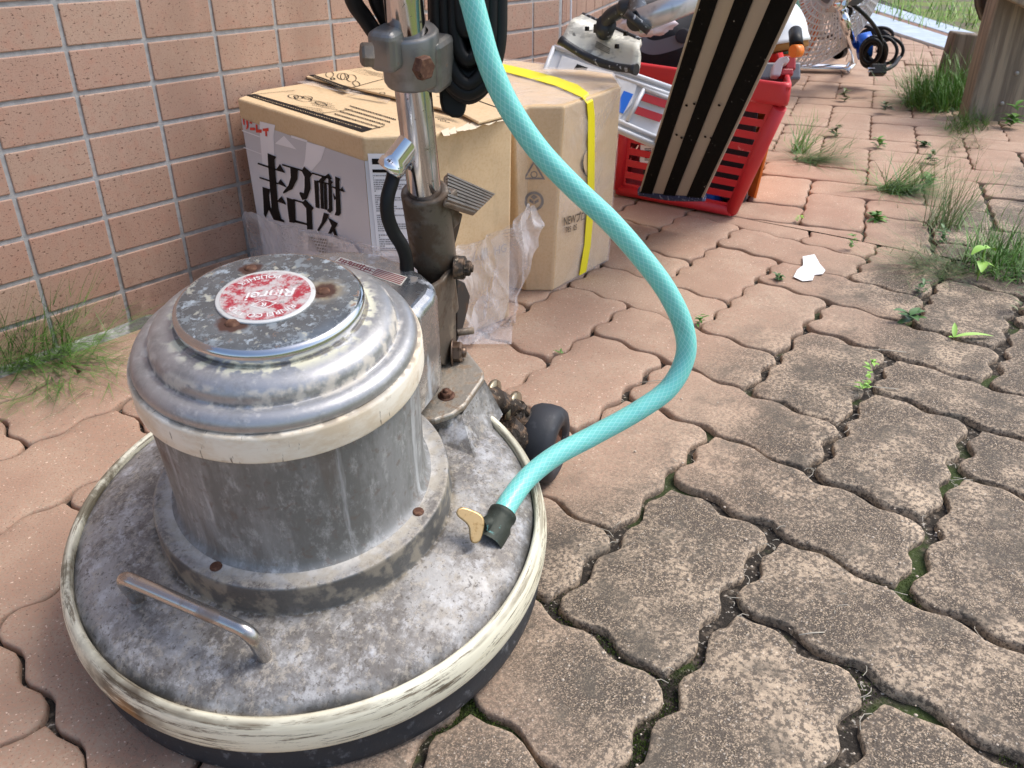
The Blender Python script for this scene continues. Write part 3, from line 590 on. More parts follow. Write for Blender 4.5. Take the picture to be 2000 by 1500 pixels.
# capacitor housing behind the motor
m = MB(); m.prism([(a_, b_, .098) for a_, b_ in ((.045,-.054),(.112,-.0545),(.122,-.0525),(.131,-.046),(.140,-.033),(.150,-.010),(.1535,.008),(.1540,.020),(.1505,.036),(.143,.052),(.132,.064),(.118,.068),(.045,.068))], (0,0,.0945))
box = m.build('capacitor_housing', mat('dull_plated_steel', (.42,.44,.46), .24, .9, layers=[dict(scale=35, detail=6, rg=.7, lo=.46, hi=.64, col=(.28,.29,.30), rough=.45), dict(scale=30, st=(1,1,.25), detail=6, rg=.7, lo=.54, hi=.64, col=(.62,.64,.67), metal=.2, rough=.7, amt=.8), dict(scale=40, detail=5, lo=.60, hi=.68, col=(.22,.17,.12), metal=.1, rough=.8, amt=.7, **{'and': [dict(kind='axis', ax=2, lo=.15, hi=.19)]})], bump=[dict(scale=120, s=.1, d=.0008)]), pol, bevel=.009, segs=6)
for p_ in box.data.polygons: p_.use_smooth = len(p_.vertices) == 4
# warning sticker on its top (white with dark red print)
def quad_on(m, P, u0, v0, u1, v1, off=0):
    f = lambda u, v: P[0]*(1-u)*(1-v) + P[1]*u*(1-v) + P[2]*u*v + P[3]*(1-u)*v
    nn = (P[1]-P[0]).cross(P[3]-P[0]).normalized()
    m.add([f(u0,v0)+nn*off, f(u1,v0)+nn*off, f(u1,v1)+nn*off, f(u0,v1)+nn*off], [(0,1,2,3)])
st = [LH(652,512,.1928), LH(665,502,.1928), LH(796,541,.1928), LH(783,558,.1928)]
st = [st[0], st[3], st[2], st[1]]
if (st[1]-st[0]).cross(st[3]-st[0]).z < 0: st = [st[3], st[2], st[1], st[0]]
m = MB(); quad_on(m, st, 0, 0, 1, 1); stk = m.build('sticker', mat('sticker_paper', (.70,.66,.56), .55, layers=[dict(scale=80, lo=.55, hi=.7, col=(.5,.43,.33))]), box)
m = MB()
for k in range(5): quad_on(m, st, .56, .08+.18*k, .985, .17+.18*k, .0002)
for k in range(3): quad_on(m, st, .02, .12+.28*k, .55, .19+.28*k, .0002)
for k in range(12):
    u = .04 + k*.042 + random.uniform(-.008,.008); quad_on(m, st, u, .30 + random.uniform(-.12,.12), u+.018, .74 + random.uniform(-.15,.15), .0003)
m.build('sticker_print', mat('sticker_red', (.22,.02,.03), .6), stk)
# bracket plate on the deck, with rounded ears and a rib
m = MB(); pts = [(.092,-.034), (.088,-.048), (.092,-.060), (.104,-.070), (.118,-.0745), (.156,-.0745), (.164,-.071), (.186,-.046), (.186,.010), (.164,.038), (.110,.038), (.095,.028)]
m.prism([(x, y, .0845) for x, y in pts], (0,0,.0062)); br = m.build('bracket', mat('nickel_cast', (.40,.36,.30), .42, .75, layers=[dict(scale=120, detail=5, rg=.75, lo=.48, hi=.62, col=(.26,.19,.13), metal=.3, rough=.7), dict(scale=300, lo=.62, hi=.7, col=(.62,.58,.5), amt=.5)], bump=[dict(scale=250, s=.4, d=.001)]), pol, bevel=.0022, segs=3)
m = MB(); m.hexbolt((.1225,-.0555,.0907), (0,0,1), .0052, .0045); m.build('hex_bolt', rustM, br)
m = MB(); m.prism([(.096,-.030,.066), (.100,-.068,.066), (.160,-.0785,.052), (.172,-.040,.045), (.172,.03,.045), (.100,.03,.066)], (0,0,.020)); m.build('bracket_base', aluM, br, bevel=.004, segs=3)
m = MB(); m.add([(.112,-.0735,.0845), (.160,-.0735,.0845), (.167,-.0870,.0460), (.082,-.0985,.0660), (.112,-.060,.0845), (.160,-.060,.0845), (.167,-.060,.0460), (.082,-.060,.0660)], [(0,1,2,3), (1,5,6,2), (0,3,7,4)], False); m.build('rib', aluM, br)
# column: channel plates, sleeve, chrome pole
pb = LB(848,535,-.020); pt_ = LB(787,0,-.020); ax = (pt_-pb).normalized()
m = MB()
for b0 in (-.0385, -.002):
    cp = [LB(846,560,b0), LB(868,545,b0), LB(889,520,b0), LB(892,600,b0), LB(893,700,b0), LB(884,718,b0), LB(868,712,b0), LB(856,680,b0)]
    cp = [V((q.x, b0, q.z)) for q in [LB(846,560,-.0385), LB(866,548,-.0385), LB(888,520,-.0385), LB(891,600,-.0385), LB(893,700,-.0385), LB(884,718,-.0385), LB(864,712,-.0385), LB(856,680,-.0385)]]
    m.prism(cp, (0,.0045,0))
q0 = LB(856,560,-.0385); m.box((q0.x+.006, -.018, .125), (.005,.034,.085))
col = m.build('column_bracket', castM, pol, bevel=.0012)
sb, st_ = LB(849,512,-.020), LB(829,372,-.020); sax = (st_-sb).normalized()
SL = (st_-sb).length
m = MB(); m.lathe([(.0150,-.050), (.0152,-.001), (.0178,.002), (.0182,.010), (.0182,SL-.002), (.0176,SL), (.0150,SL+.0004), (.0129,SL-.001)], 48, sb, sax)
slv = m.build('sleeve', castM, pol)
m = MB(); m.prism([sb + sax*.030 + V((.010,-.016,0)), sb + sax*.062 + V((.010,-.016,0)), sb + sax*.062 + V((.024,-.016,0)), sb + sax*.030 + V((.024,-.016,0))], (0,.012,0)); m.build('clamp_lug', castM, slv, bevel=.002)
MB().tube([st_ - (pt_-st_).normalized()*.015, st_ + (pt_-st_)*.01, st_ + (pt_-st_)*.5, pt_, pt_ + (pt_-st_)*.9], .0128, 40).build('pole', chromeM, pol)
# slanted cable outlet and its black lead
t0 = LB(814,262,-.020); dt0 = (MM @ t0 - CP).length; t1 = LD(768,322,dt0+.002)
td = (t1-t0).normalized()
m = MB(); m.lathe([(.0088,.004), (.0092,.022), (.0095,.0265), (.0103,.0270), (.0103,.0310), (.0098,.0330), (.0070,.0330), (.0068,.020)], 36, t0, td); m.build('cable_outlet', chrome2M, pol)
te = t0 + td*.028
lead = [te, LD(768,345,.640), LD(757,385,.638), LD(757,420,.640), LD(768,452,.645), LD(785,480,.650), LD(793,505,.655), LD(794,535,.66)]
MB().tube(spline(lead, 8), .0052, 16).build('motor_lead', blackM, pol)
# clamp on the pole
cc = LB(803,108,-.020)
m = MB(); m.lathe([(.0131,.0160), (.0185,.0170), (.0200,.0150), (.0203,-.0155), (.0192,-.0178), (.0131,-.0172)], 48, cc, ax)
cl = m.build('pole_clamp', clampM, pol)
m = MB(); e = LB(848,118,-.030); m.box((e.x-.004, e.y+.001, e.z), (.028,.026,.034)); m.build('clamp_jaw', clampM, cl, bevel=.004, segs=2)
m = MB(); e2 = LB(742,98,-.020); e5 = LB(735,92,-.012); m.box(e5 + (cc-e5)*.28 + V((.004,0,0)), (.026,.020,.026)); m.build('clamp_jaw', clampM, cl, bevel=.005, segs=4)
cam_l = (MI @ CP)
e3 = LB(822,131,-.043); vd = V((-.35,-.93,.05)).normalized(); m = MB(); m.hexbolt(e3, vd, .0078, .006, False); m.build('rusty_bolt', rustM, cl)
SX = (MI.to_3x3() @ RM @ V((1,0,0))); SY = (MI.to_3x3() @ RM @ V((0,1,0))); SZ = (MI.to_3x3() @ RM @ V((0,0,1)))
e4 = LB(728,107,-.016); m = MB(); m.hexbolt(e4, -SX*.93 + SZ*.30 - SY*.1, .0075, .0075, False); m.build('rusty_nut', castM, cl)
# foot pedal behind the column, its arm, pivot and stop
pA, pB_, pC, pD = LB(872,340,-.006), LB(965,381,-.006), LB(930,415,-.046), LB(872,396,-.046)
pn = (pB_-pA).cross(pD-pA).normalized(); pn = pn if pn.z > 0 else -pn
m = MB()
NR = 8
for k in range(NR):
    u0, u1 = k/NR, (k+.62)/NR
    A_, B_, C_, D_ = pA.lerp(pD, u0), pB_.lerp(pC, u0), pB_.lerp(pC, u1), pA.lerp(pD, u1); m.prism([A_, B_, C_, D_], pn*.0016)
ped = MB(); ped.prism([pA, pB_, pC, pD], pn*-.0045); pe = ped.build('pedal', castM, pol, bevel=.0015)
m.build('pedal_ribs', mat('worn_steel_ribs', (.20,.185,.165), .42, .8, layers=[dict(scale=80, lo=.5, hi=.7, col=(.09,.075,.06))]), pe)
m = MB(); k1 = [LB(878,405,-.030), LB(905,418,-.030), LB(896,455,-.030), LB(880,512,-.030), LB(866,512,-.030), LB(868,450,-.030)]
m.prism(k1, (0,.008,0)); m.build('pedal_arm', mat('black_iron', (.04,.034,.03), .45, .6, layers=[dict(scale=70, lo=.55, hi=.66, col=(.13,.08,.05), rough=.8)], bump=[dict(scale=150, s=.2, d=.001)]), pe, bevel=.0015)
m = MB(); q = LB(888,522,-.040); m.lathe([(.0095,.0), (.0095,.008), (.0,.008)], 24, q, (.25,-.95,0)); m.hexbolt(q + V((.002,-.008,0)), (.25,-.95,0), .0062, .005); m.build('pivot_bolt', crudM, col)
m = MB(); q = [LB(x, y, -.030) for x, y in ((893,545), (908,552), (919,578), (914,605), (905,640), (893,668))]; m.prism(q, (0,.006,0)); m.build('latch_plate', mat('dark_plate', (.035,.036,.038), .5, .5, layers=[dict(scale=60, lo=.55, hi=.66, col=(.10,.06,.04))]), col, bevel=.001)
q = LB(893,650,-.036); MB().lathe([(.0030,0), (.0032,.014), (.0026,.0145), (0,.013)], 16, q, (.6,-.8,0)).build('stop_pin', castM, col)
q = LB(884,688,-.0395); m = MB(); m.hexbolt(q, (.3,-.95,.05), .0092, .0085); m.build('hex_nut', mat('brown_steel', (.15,.10,.07), .4, .7, layers=[dict(scale=120, lo=.5, hi=.65, col=(.07,.04,.025))]), col)
# axle, washers and wheels
Wc = D(1062, 874, .812); Rw = .0385; Wc.z = max(Wc.z, Rw - .001)
wl = MI @ Wc; axd = V((-.10,-1,0)); axw = (MM.to_3x3() @ axd).normalized(); axd = (MI.to_3x3() @ V((.30,-.945,-.03)).normalized())
for k, sgn in enumerate((1, -1)):
    wc = wl if sgn > 0 else wl + (-axd)*.235
    m = MB(); m.lathe([(.017,-.0150), (.029,-.0168), (.0345,-.0145), (.0372,-.0090), (.0380,0), (.0372,.0090), (.0345,.0145), (.029,.0168), (.0205,.0160), (.0190,.012)], 64, wc, axd)
    ty = m.build('tyre', tyreM, pol); ty.name = 'tyre' if k == 0 else 'tyre.001'
    m = MB(); m.lathe([(.0195,.0130), (.0180,.0095), (.0120,.0095), (.0085,.0145), (.0050,.0150), (.0045,.020), (0,.020)], 40, wc, axd); m.build('rim', rustM, ty)
m = MB(); m.tube([wl + axd*.012, wl - axd*.245], .0050, 16); axl = m.build('axle', crudM, pol)
w1, w2 = LD(962,778,.765), LD(1003,800,.785)
m = MB()
for q in (w1, w2): m.lathe([(.0, -.0022), (.0170,-.0022), (.0176,0), (.0170,.0022), (0,.0022)], 32, q, axd)
m.build('washer', mat('brassy_washer', (.36,.31,.22), .4, .85, layers=[dict(scale=100, lo=.5, hi=.65, col=(.15,.09,.05))]), axl)
m = MB(); m.tube([w1, (w1+w2)/2, w2], .0105, 24); m.tube([w2, w2 + (wl-w2)*.35 + V((0,0,-.004)), wl - axd*.012], [.012,.014,.010], 16); m.tube([LH(930,790,.060), w1], .012, 16); m.tube([LD(985,830,.77), LD(1010,860,.785), LD(1020,880,.79)], [.012,.015,.010], 14)
cr = m.build('axle_bracket', crudM, axl)
m = MB(); m.hexbolt(w2 + axd*.002, axd, .0075, .010); m.build('axle_nut', crudM, axl)
# tap: verdigris body and brass lever
vb = LH(966,1033,.0645); va = (LD(998,975,.634) - vb).normalized()
m = MB(); m.lathe([(.0120,-.014), (.0118,.002), (.0102,.005), (.0100,.010), (.0107,.0115), (.0107,.0145), (.0082,.016)], 28, vb, va); tp = m.build('water_tap', verdM, pol)
m = MB(); tv = vb + va*.008; m.tube([tv, LD(940,1030,.606)], [.0062,.0052], 14); m.build('tap_stem', verdM, tp)
lc = LD(922,1022,.600); vu = (LD(908,1003,.602) - LD(930,1044,.602)).normalized(); vw = (LD(940,1012,.602) - lc).normalized(); vn = (MI @ CP - lc).normalized()
out2 = []
for k in range(40):
    th = 2*pi*k/40; u = cos(th); rr = .0055 + .0016*abs(u)**2
    out2.append(lc + vu*(u*.0135) + vw*(sin(th)*rr*1.15 + .0028*cos(u*pi)))
m = MB(); m.prism(out2, vn*.0042); m.build('tap_lever', brassM, tp, bevel=.0012, segs=3)
# hose
hz = [(900,-140,.60), (903,-60,.60), (921,0,.60), (937,60,.60), (958,130,.60), (995,210,.605), (1052,293,.612), (1122,367,.62), (1190,431,.63), (1251,500,.645), (1303,570,.662), (1335,640,.677), (1338,698,.685), (1306,758,.685), (1243,804,.678), (1160,850,.668), (1085,890,.656), (1032,932,.645), (998,975,.634)]
HP = [LD(*q) for q in hz] + [vb + va*.012]
HS = spline(HP, 14)
MB().tube(HS, [.00795*(1 + .025*noise.noise(p_*18)) for p_ in HS], 32).build('water_hose', hoseM, pol)
# two cords climbing the left of the pole
for pts in ([(680,-60,.60), (690,0,.61), (712,34,.62), (738,72,.63), (760,100,.64)], [(722,-60,.61), (736,0,.62), (752,34,.63), (775,80,.64), (790,110,.65)]):
    MB().tube(spline([LD(*q) for q in pts], 8), .0056, 14).build('power_cord', blackM, pol)
# cord hook
m = MB(); m.tube(spline([LD(826,78,.632), LD(848,62,.640), LD(872,48,.650), LD(915,40,.665)], 6), .0085, 14); hk = m.build('cord_hook', clampM, pol)
# coiled cord on the hook: a thing of its own
coil = thing('coiled_cord', 'thick bundle of black power cord hanging beside the pole behind the teal hose', 'power cord', D(912, 195, .66))
ci = Matrix.Translation(coil.location).inverted()
m = MB()
for k in range(22):
    dd = .628 + .045*((k*7) % 22)/21; hw = 12 + 50*((k*5) % 22)/21; bot = 60 + 134*(((k*5) % 22)/21)**.6 - (12 if k % 2 else 0)
    cx = 911 + 5*sin(k*2.1)
    P = [(cx-hw*.95, -160), (cx-hw, -60), (cx-hw*1.0, 20), (cx-hw*.92, bot*.55), (cx-hw*.6, bot*.86), (cx, bot), (cx+hw*.62, bot*.84), (cx+hw*.95, bot*.5), (cx+hw, 0), (cx+hw*.98, -70), (cx+hw*.9, -160)]
    m.tube([ci @ q for q in spline([D(x, y, dd) for x, y in P], 8)], .0052, 10, caps=False)
m.build('cord_loops', blackM, coil)
m = MB()
o_ = [D(x, y, .648) for x, y in ((856,150), (859,200), (864,219), (884,230), (899,231), (908,222), (912,200), (911,150))]
m.prism([ci @ q for q in o_], ray(890, 180).normalized()*.012); m.build('rubber_plug', blackM, coil, bevel=.003, segs=3)

# ================================================================== CARTONS
def clean_poly(m, pts, off=(0,0,0)):
    m.add([V(p) + V(off) for p in pts], [tuple(range(len(pts)))])
def carton(name, label, top, bot, h, group=None):
    t = thing(name, label, 'box', (sum(p.x for p in bot)/len(bot), sum(p.y for p in bot)/len(bot), 0), group)
    iv = Matrix.Translation(-V(t.location))
    n = len(top); m = MB(); vs = [iv @ V((p.x,p.y,.001)) for p in bot] + [iv @ V((p.x,p.y,h)) for p in top]
    K = 8; rows = []
    for k in range(K+1):
        u = k/K
        for i in range(n):
            p = vs[i].lerp(vs[n+i], u); rows.append(p)
    fs = [(k*n+i, k*n+(i+1)%n, (k+1)*n+(i+1)%n, (k+1)*n+i) for k in range(K) for i in range(n)]
    fs += [tuple(range(n))[::-1], tuple(range(K*n, K*n+n))]
    m.add(rows, fs); body = m.build('carton_body', kraftM, t, bevel=.0035, segs=3)
    return t, iv, body
Z1 = .272
T1 = [G(463,192,Z1), G(708,268,Z1), G(842,262,Z1), G(1000,229,Z1), V((.455,-.36,Z1)), V((.475,-.075,Z1)), V((.43,-.016,Z1)), V((.345,-.014,Z1))]
SH = V((.020,.022,0)); B1 = [p + SH for p in T1]; B1[5] = V((.485,-.055,0)); B1[6] = V((.44,-.03,0)); B1[7] = V((.36,-.03,0)); B1[4] = V((.462,-.345,0))
b1, iv1, body1 = carton('cardboard_box', 'silver and kraft cardboard box with big black Japanese characters, behind the polisher', T1, B1, Z1, 'cardboard boxes standing by the wall')
def face(T, B, i):                        # plane of one side, nudged outwards
    a, b, c = V((T[i].x,T[i].y,0)), V((T[i+1].x,T[i+1].y,0)), None
    p0 = T[i]; e = (T[i+1] - T[i]); d = (B[i] + B[i+1] - T[i] - T[i+1]) / 2; d = V((d.x, d.y, -T[i].z))
    n_ = e.cross(d).normalized()
    if n_.dot(CP - p0) < 0: n_ = -n_
    return p0, n_
P1, Nf1 = face(T1, B1, 0); P2, Nf2 = face(T1, B1, 1); P3, Nf3 = face(T1, B1, 2)
def onf(P, n_, x, y, off): return iv1 @ PL(x, y, P + n_*off, n_)
def panel(T, B, i, s0, s1, t0, t1, off, iv, n_):
    def pt(s, t): lo = V((B[i].x,B[i].y,0)).lerp(V((B[i+1].x,B[i+1].y,0)), s); hi = V((T[i].x,T[i].y,Z1)).lerp(V((T[i+1].x,T[i+1].y,Z1)), s); return iv @ (lo.lerp(hi, t) + n_*off)
    return [pt(s0,t0), pt(s1,t0), pt(s1,t1), pt(s0,t1)]
m = MB(); clean_poly(m, panel(T1, B1, 0, .012, 1.0, .01, .905, .0006, iv1, Nf1)); clean_poly(m, panel(T1, B1, 1, .0, .90, .01, .905, .0006, iv1, Nf2)); m.build('silver_print', silverM, b1)
def trace(m, polys, sc, ox, oy, P, n_, off, grow=0, iv=iv1):
    for pl_ in polys:
        cx = sum(p[0] for p in pl_)/len(pl_); cy = sum(p[1] for p in pl_)/len(pl_); N = len(pl_); q = []
        ar = sum(pl_[i-1][0]*pl_[i][1] - pl_[i][0]*pl_[i-1][1] for i in range(N))
        for i, (x, y) in enumerate(pl_):
            if grow:
                (xa, ya), (xb, yb) = pl_[i-1], pl_[(i+1) % N]
                d1 = V((x-xa, y-ya, 0)).normalized(); d2 = V((xb-x, yb-y, 0)).normalized()
                nn = V((d1.y+d2.y, -d1.x-d2.x, 0)); nn = nn.normalized() if nn.length > .01 else V((0,0,0))
                if ar < 0: nn = -nn
                x += nn.x*grow; y += nn.y*grow
            q.append(iv @ PL(ox + x/sc, oy + y/sc, P + n_*off, n_))
        m.add(q, [tuple(range(N))])
KJ = [[(200,222),(250,243),(238,260),(262,560),(285,640),(238,624),(226,560),(205,300)], [(140,280),(250,318),(248,324),(138,286)], [(250,324),(275,290),(306,341)],
 [(150,368),(262,405),(262,411),(150,373)], [(262,407),(279,383),(318,433)], [(258,518),(285,488),(313,538)], [(168,430),(211,445),(205,480),(212,550),(186,616),(178,600),(175,520)], [(200,555),(212,548),(240,600),(300,638),(300,646),(238,630)],
 [(290,288),(415,325),(415,332),(290,294)], [(425,305),(475,348),(458,370),(462,440),(440,500),(415,508),(398,470),(400,462),(425,470),(430,430),(430,365),(412,330)], [(340,305),(385,320),(380,380),(350,440),(298,468),(296,462),(330,420),(345,370)],
 [(318,495),(365,512),(370,640),(365,650),(335,645),(325,560)], [(360,505),(425,525),(425,531),(360,512)], [(432,508),(482,560),(470,575),(475,692),(445,690),(440,560),(415,530)], [(365,634),(450,658),(450,666),(365,646)],
 [(475,340),(590,375),(590,381),(475,346)], [(548,367),(575,348),(597,379)], [(540,365),(562,373),(540,402),(512,394)], [(488,388),(510,395),(518,560),(498,553)], [(523,398),(540,402),(546,564),(530,560)], [(547,405),(561,408),(568,570),(553,566)], [(575,375),(602,400),(592,410),(598,575),(585,588),(570,578),(580,560)], [(505,390),(590,410),(590,415),(505,397)],
 [(600,425),(668,450),(668,456),(600,432)], [(646,450),(660,430),(674,459)], [(618,365),(647,378),(640,395),(650,592),(640,606),(616,602),(625,580)], [(603,468),(622,500),(612,508)],
 [(548,590),(577,600),(560,640),(515,702),(508,696),(535,650)], [(572,618),(630,655),(622,672),(590,717),(575,716),(598,670)], [(612,680),(640,757),(622,750),(604,700)]]
m = MB(); trace(m, KJ, 3.173, 460, 230, P1, Nf1, .0012, 7); m.build('character_halo', whiteM, b1)
m = MB(); trace(m, KJ, 3.173, 460, 230, P1, Nf1, .0018, 3.0); m.build('characters', inkM, b1)
BK = [[(150,22),(245,45),(236,110),(243,300),(168,300),(152,120)], [(245,160),(300,112),(378,197)], [(345,108),(445,140),(443,152),(345,122)], [(440,150),(556,182),(530,262),(470,330),(415,320),(430,262)], [(40,75),(150,115),(150,122),(40,82)], [(50,180),(160,222),(160,228),(50,186)]]
m = MB(); trace(m, BK, 3.173, 460, 230, P1, Nf1, .0009); m.build('pale_pattern', silver2M, b1)
RK = [[(102,515),(115,520),(118,568),(106,562)], [(128,528),(145,533),(148,585),(135,606),(128,600),(134,575)], [(158,538),(180,546),(178,560),(157,552)], [(162,588),(202,590),(202,612),(162,610)], [(207,562),(222,566),(224,604),(258,605),(258,632),(212,630)], [(266,598),(314,592),(315,618),(301,620),(304,662),(288,658),(286,618),(268,618)]]
m = MB(); trace(m, RK, 4.23, 450, 110, P1, Nf1, .0014); m.build('red_lettering', redinkM, b1)
# white specification label on the chamfered corner
LBL = [[(718,300),(830,300),(845,560),(744,560)]]
m = MB(); trace(m, LBL, 1, 0, 0, P2, Nf2, .0012); lb = m.build('specification_label', whiteM, b1)
m = MB()
trace(m, [[(726,310),(800,310),(801,321),(727,321)], [(727,331),(800,331),(801,337),(728,337)]], 1, 0, 0, P2, Nf2, .0018); m.build('label_heading', inkM, lb)
m = MB(); random.seed(3)
for k in range(42):
    y = 342 + k*4.3; x = 728.5 + k*.42
    if k % 9 == 8: continue
    while x < 826:
        w_ = random.choice((1.2, 1.8, 2.4)); trace(m, [[(x, y), (x+w_, y), (x+w_, y+2.3), (x, y+2.3)]], 1, 0, 0, P2, Nf2, .0018); x += w_ + random.choice((.7, .9, 1.4))
        if random.random() < .03: break
m.build('label_text', mat('grey_ink', (.22,.22,.24), .6), lb)
# printing on the lid
zt = Z1 + .0008; zf = Z1 + .0066
def gt(x, y, z=zt): return iv1 @ G(450 + x/4.23, 110 + y/4.23, z)
m = MB()
clean_poly(m, [gt(*p) for p in ((126,318),(200,310),(1180,598),(1090,624))]); clean_poly(m, [gt(*p, zf) for p in ((636,150),(688,148),(996,262),(944,278))])
def line(m, pts, w_=2.2, z=zt):
    for a, b in zip(pts, pts[1:]):
        a, b = gt(*a, z), gt(*b, z); t = (b-a).normalized(); nn = V((-t.y, t.x, 0)) * (w_*.00030); m.add([a-nn, b-nn, b+nn, a+nn], [(0,1,2,3)])
for q in ([(135,318),(530,280)], [(755,468),(1010,435)], [(1165,600),(1269,575)]): line(m, q, 3)
for q in ([(640,150),(950,90),(1220,95)], [(985,262),(1269,185)], [(985,290),(1060,270),(1269,268)], [(990,290),(1269,345)], [(1700,330),(1950,330),(2200,420)], [(1720,300),(1980,310)]): line(m, q, 3, zf)
def ell(m, cx, cy, a, b, w_=1.6, th=0, n=20, a0=0, a1=360):
    z_ = zf if cx > 720 and cy < 320 else zt
    P = [(cx + a*cos(radians(a0+(a1-a0)*k/n))*cos(th) - b*sin(radians(a0+(a1-a0)*k/n))*sin(th), cy + a*cos(radians(a0+(a1-a0)*k/n))*sin(th) + b*sin(radians(a0+(a1-a0)*k/n))*cos(th)) for k in range(n+1)]; line(m, P, w_, z_)
for q in ((520,330,44,15,2,.1), (560,335,36,13,2,.2), (640,340,38,14,2,.15), (600,350,70,20,2,.15), (750,390,50,12,2,.3), (930,165,48,28,2,.1), (930,165,20,26,2,.1), (820,150,32,24,2,0), (1000,180,40,30,2,.1), (845,185,16,8,4,.1), (1040,225,30,20,2,.4), (1255,305,22,10,2,0)): ell(m, *q)
random.seed(5)
def rows(m, x0, y0, x1, slope, n, dy, dx=0, hgt=9, z=zt):
    for k in range(n):
        x = x0 + dx*k
        while x < x1 + dx*k:
            w_ = random.choice((6, 9, 12)); y = y0 + k*dy + (x-x0-dx*k)*slope
            clean_poly(m, [gt(x, y, z), gt(x+w_, y+w_*slope, z), gt(x+w_+4, y+w_*slope+hgt, z), gt(x+4, y+hgt, z)]); x += w_ + 5
rows(m, 860, 468, 1230, .30, 4, -22, 42, 12); rows(m, 480, 395, 760, .14, 3, 15, 10, 4); rows(m, 960, 105, 1140, .30, 5, -3, 26, 3, zf); rows(m, 1010, 292, 1269, .16, 2, 9, 30, 6, zf); rows(m, 1750, 250, 1900, .3, 5, -6, 40, 5, zf); rows(m, 700, 200, 760, .35, 3, 18, 14, 4, zf); rows(m, 1100, 110, 1260, .22, 4, 14, 22, 3, zf); rows(m, 640, 350, 840, .2, 4, 16, 12, 4); rows(m, 1690, 500, 1760, .2, 3, 14, 20, 8, zf); rows(m, 1700, 430, 1860, .25, 4, 10, 20, 6, zf)
m.build('lid_print', inkM, b1)
m = MB(); random.seed(8); x = 190
while x < 1080:
    y = 328 + (x-190)*.295; w_ = random.choice((5, 8, 11)); clean_poly(m, [gt(x, y, zt+.0003), gt(x+w_, y+w_*.295, zt+.0003), gt(x+w_+8, y+w_*.295+7, zt+.0003), gt(x+8, y+7, zt+.0003)]); x += w_ + 12
m.build('bar_lettering', kraftM, b1); m = MB(); x = 690
while x < 930:
    y = 160 + (x-690)*.40; clean_poly(m, [gt(x, y, zf+.0003), gt(x+6, y+2.4, zf+.0003), gt(x+12, y+8, zf+.0003), gt(x+6, y+6, zf+.0003)]); x += 15
m.build('bar_lettering', kraftM, b1)
m = MB(); fl = [iv1 @ G(x, y, Z1+.006) for x, y in ((589,143), (667,125), (752,132), (985,200), (996,222), (935,238), (905,222), (760,186), (600,150))]
m.prism(fl[::-1], (0,0,-.003)); m.build('lid_flap', kraftM, b1, bevel=.001)
m = MB(); random.seed(41)
for k in range(9):
    x = 862 + k*13; y = 258 - k*3.4; clean_poly(m, [iv1 @ G(x+random.uniform(-3,3), y+random.uniform(-4,3), Z1+.0012), iv1 @ G(x+14, y-6+random.uniform(-4,2), Z1+.0012), iv1 @ G(x+17, y+3+random.uniform(-2,4), Z1+.0012), iv1 @ G(x+5, y+7+random.uniform(-2,3), Z1+.0012)])
m.build('torn_paper', mat('torn_paper', (.72,.62,.46), .9), b1)
m = MB(); e0, e1 = gt(1100, 655, Z1-.0005), iv1 @ G(800, 263, Z1-.0005)
m.prism([e0 + Nf2*.0012, e1 + Nf2*.0012, e1 + Nf2*.0012 - V((0,0,.0045)), e0 + Nf2*.0012 - V((0,0,.0045))], Nf2*-.001); m.build('corrugated_edge', edgeM, b1)
def ribbon(m, L, R, nsub=1): 
    n = len(L); m.add(L + R, [(i, i+1, n+i+1, n+i) for i in range(n-1)], True)
m = MB(); ribbon(m, [gt(x, y, Z1+.0015+.004*sin(x*.01)) for x, y in ((430,185),(640,235),(900,290),(1150,345),(1300,385))], [gt(x, y, Z1+.0015) for x, y in ((470,165),(700,205),(960,250),(1180,300),(1330,345))]); m.build('packing_tape', film2M, b1)
# second carton, wrapped in film
Z2 = .266
T2 = [G(1004,214,Z2), G(1030,208,Z2), G(1101,207,Z2), G(1213,169,Z2), G(1197,144,Z2), V((.835,-.085,Z2)), V((.78,-.03,Z2)), V((.52,-.03,Z2)), V((.487,-.08,Z2))]
B2 = [G(1014,567), G(1028,570), G(1079,570), G(1187,510)]; B2 += [T2[4] + V((-.01,.0,0)), V((.825,-.085,0)), V((.78,-.035,0)), V((.52,-.035,0)), V((.487,-.08,0))]
b2, iv2, body2 = carton('cardboard_box', 'film wrapped plain cardboard box with bright yellow strap, beside the red basket', T2, B2, Z2, 'cardboard boxes standing by the wall')
Pq, Nq = face(T2, B2, 2); Pa, Na = face(T2, B2, 1)
def ribbon_px(pairs, fn): return [fn(*a) for a, b in pairs], [fn(*b) for a, b in pairs]
top_ = [((930,113),(932,126)), ((976,124),(976,138)), ((1030,136),(1026,151)), ((1090,152),(1083,167)), ((1128,166),(1116,181)), ((1148,181),(1137,191))]
side_ = [((1158,197),(1146,203)), ((1161,225),(1148,228)), ((1161,300),(1148,300)), ((1160,400),(1147,400)), ((1153,480),(1141,478)), ((1144,531),(1131,538))]
L, R_ = ribbon_px(top_, lambda x, y: iv2 @ G(x, y, Z2+.0025)); L2, R2 = ribbon_px(side_, lambda x, y: iv2 @ PL(x, y, Pq + Nq*.003, Nq))
m = MB(); ribbon(m, L+L2, R_+R2); m.sm = [False]*len(m.sm); o = m.build('yellow_strap', yellowM, b2); md = o.modifiers.new('s', 'SOLIDIFY'); md.thickness = .0006
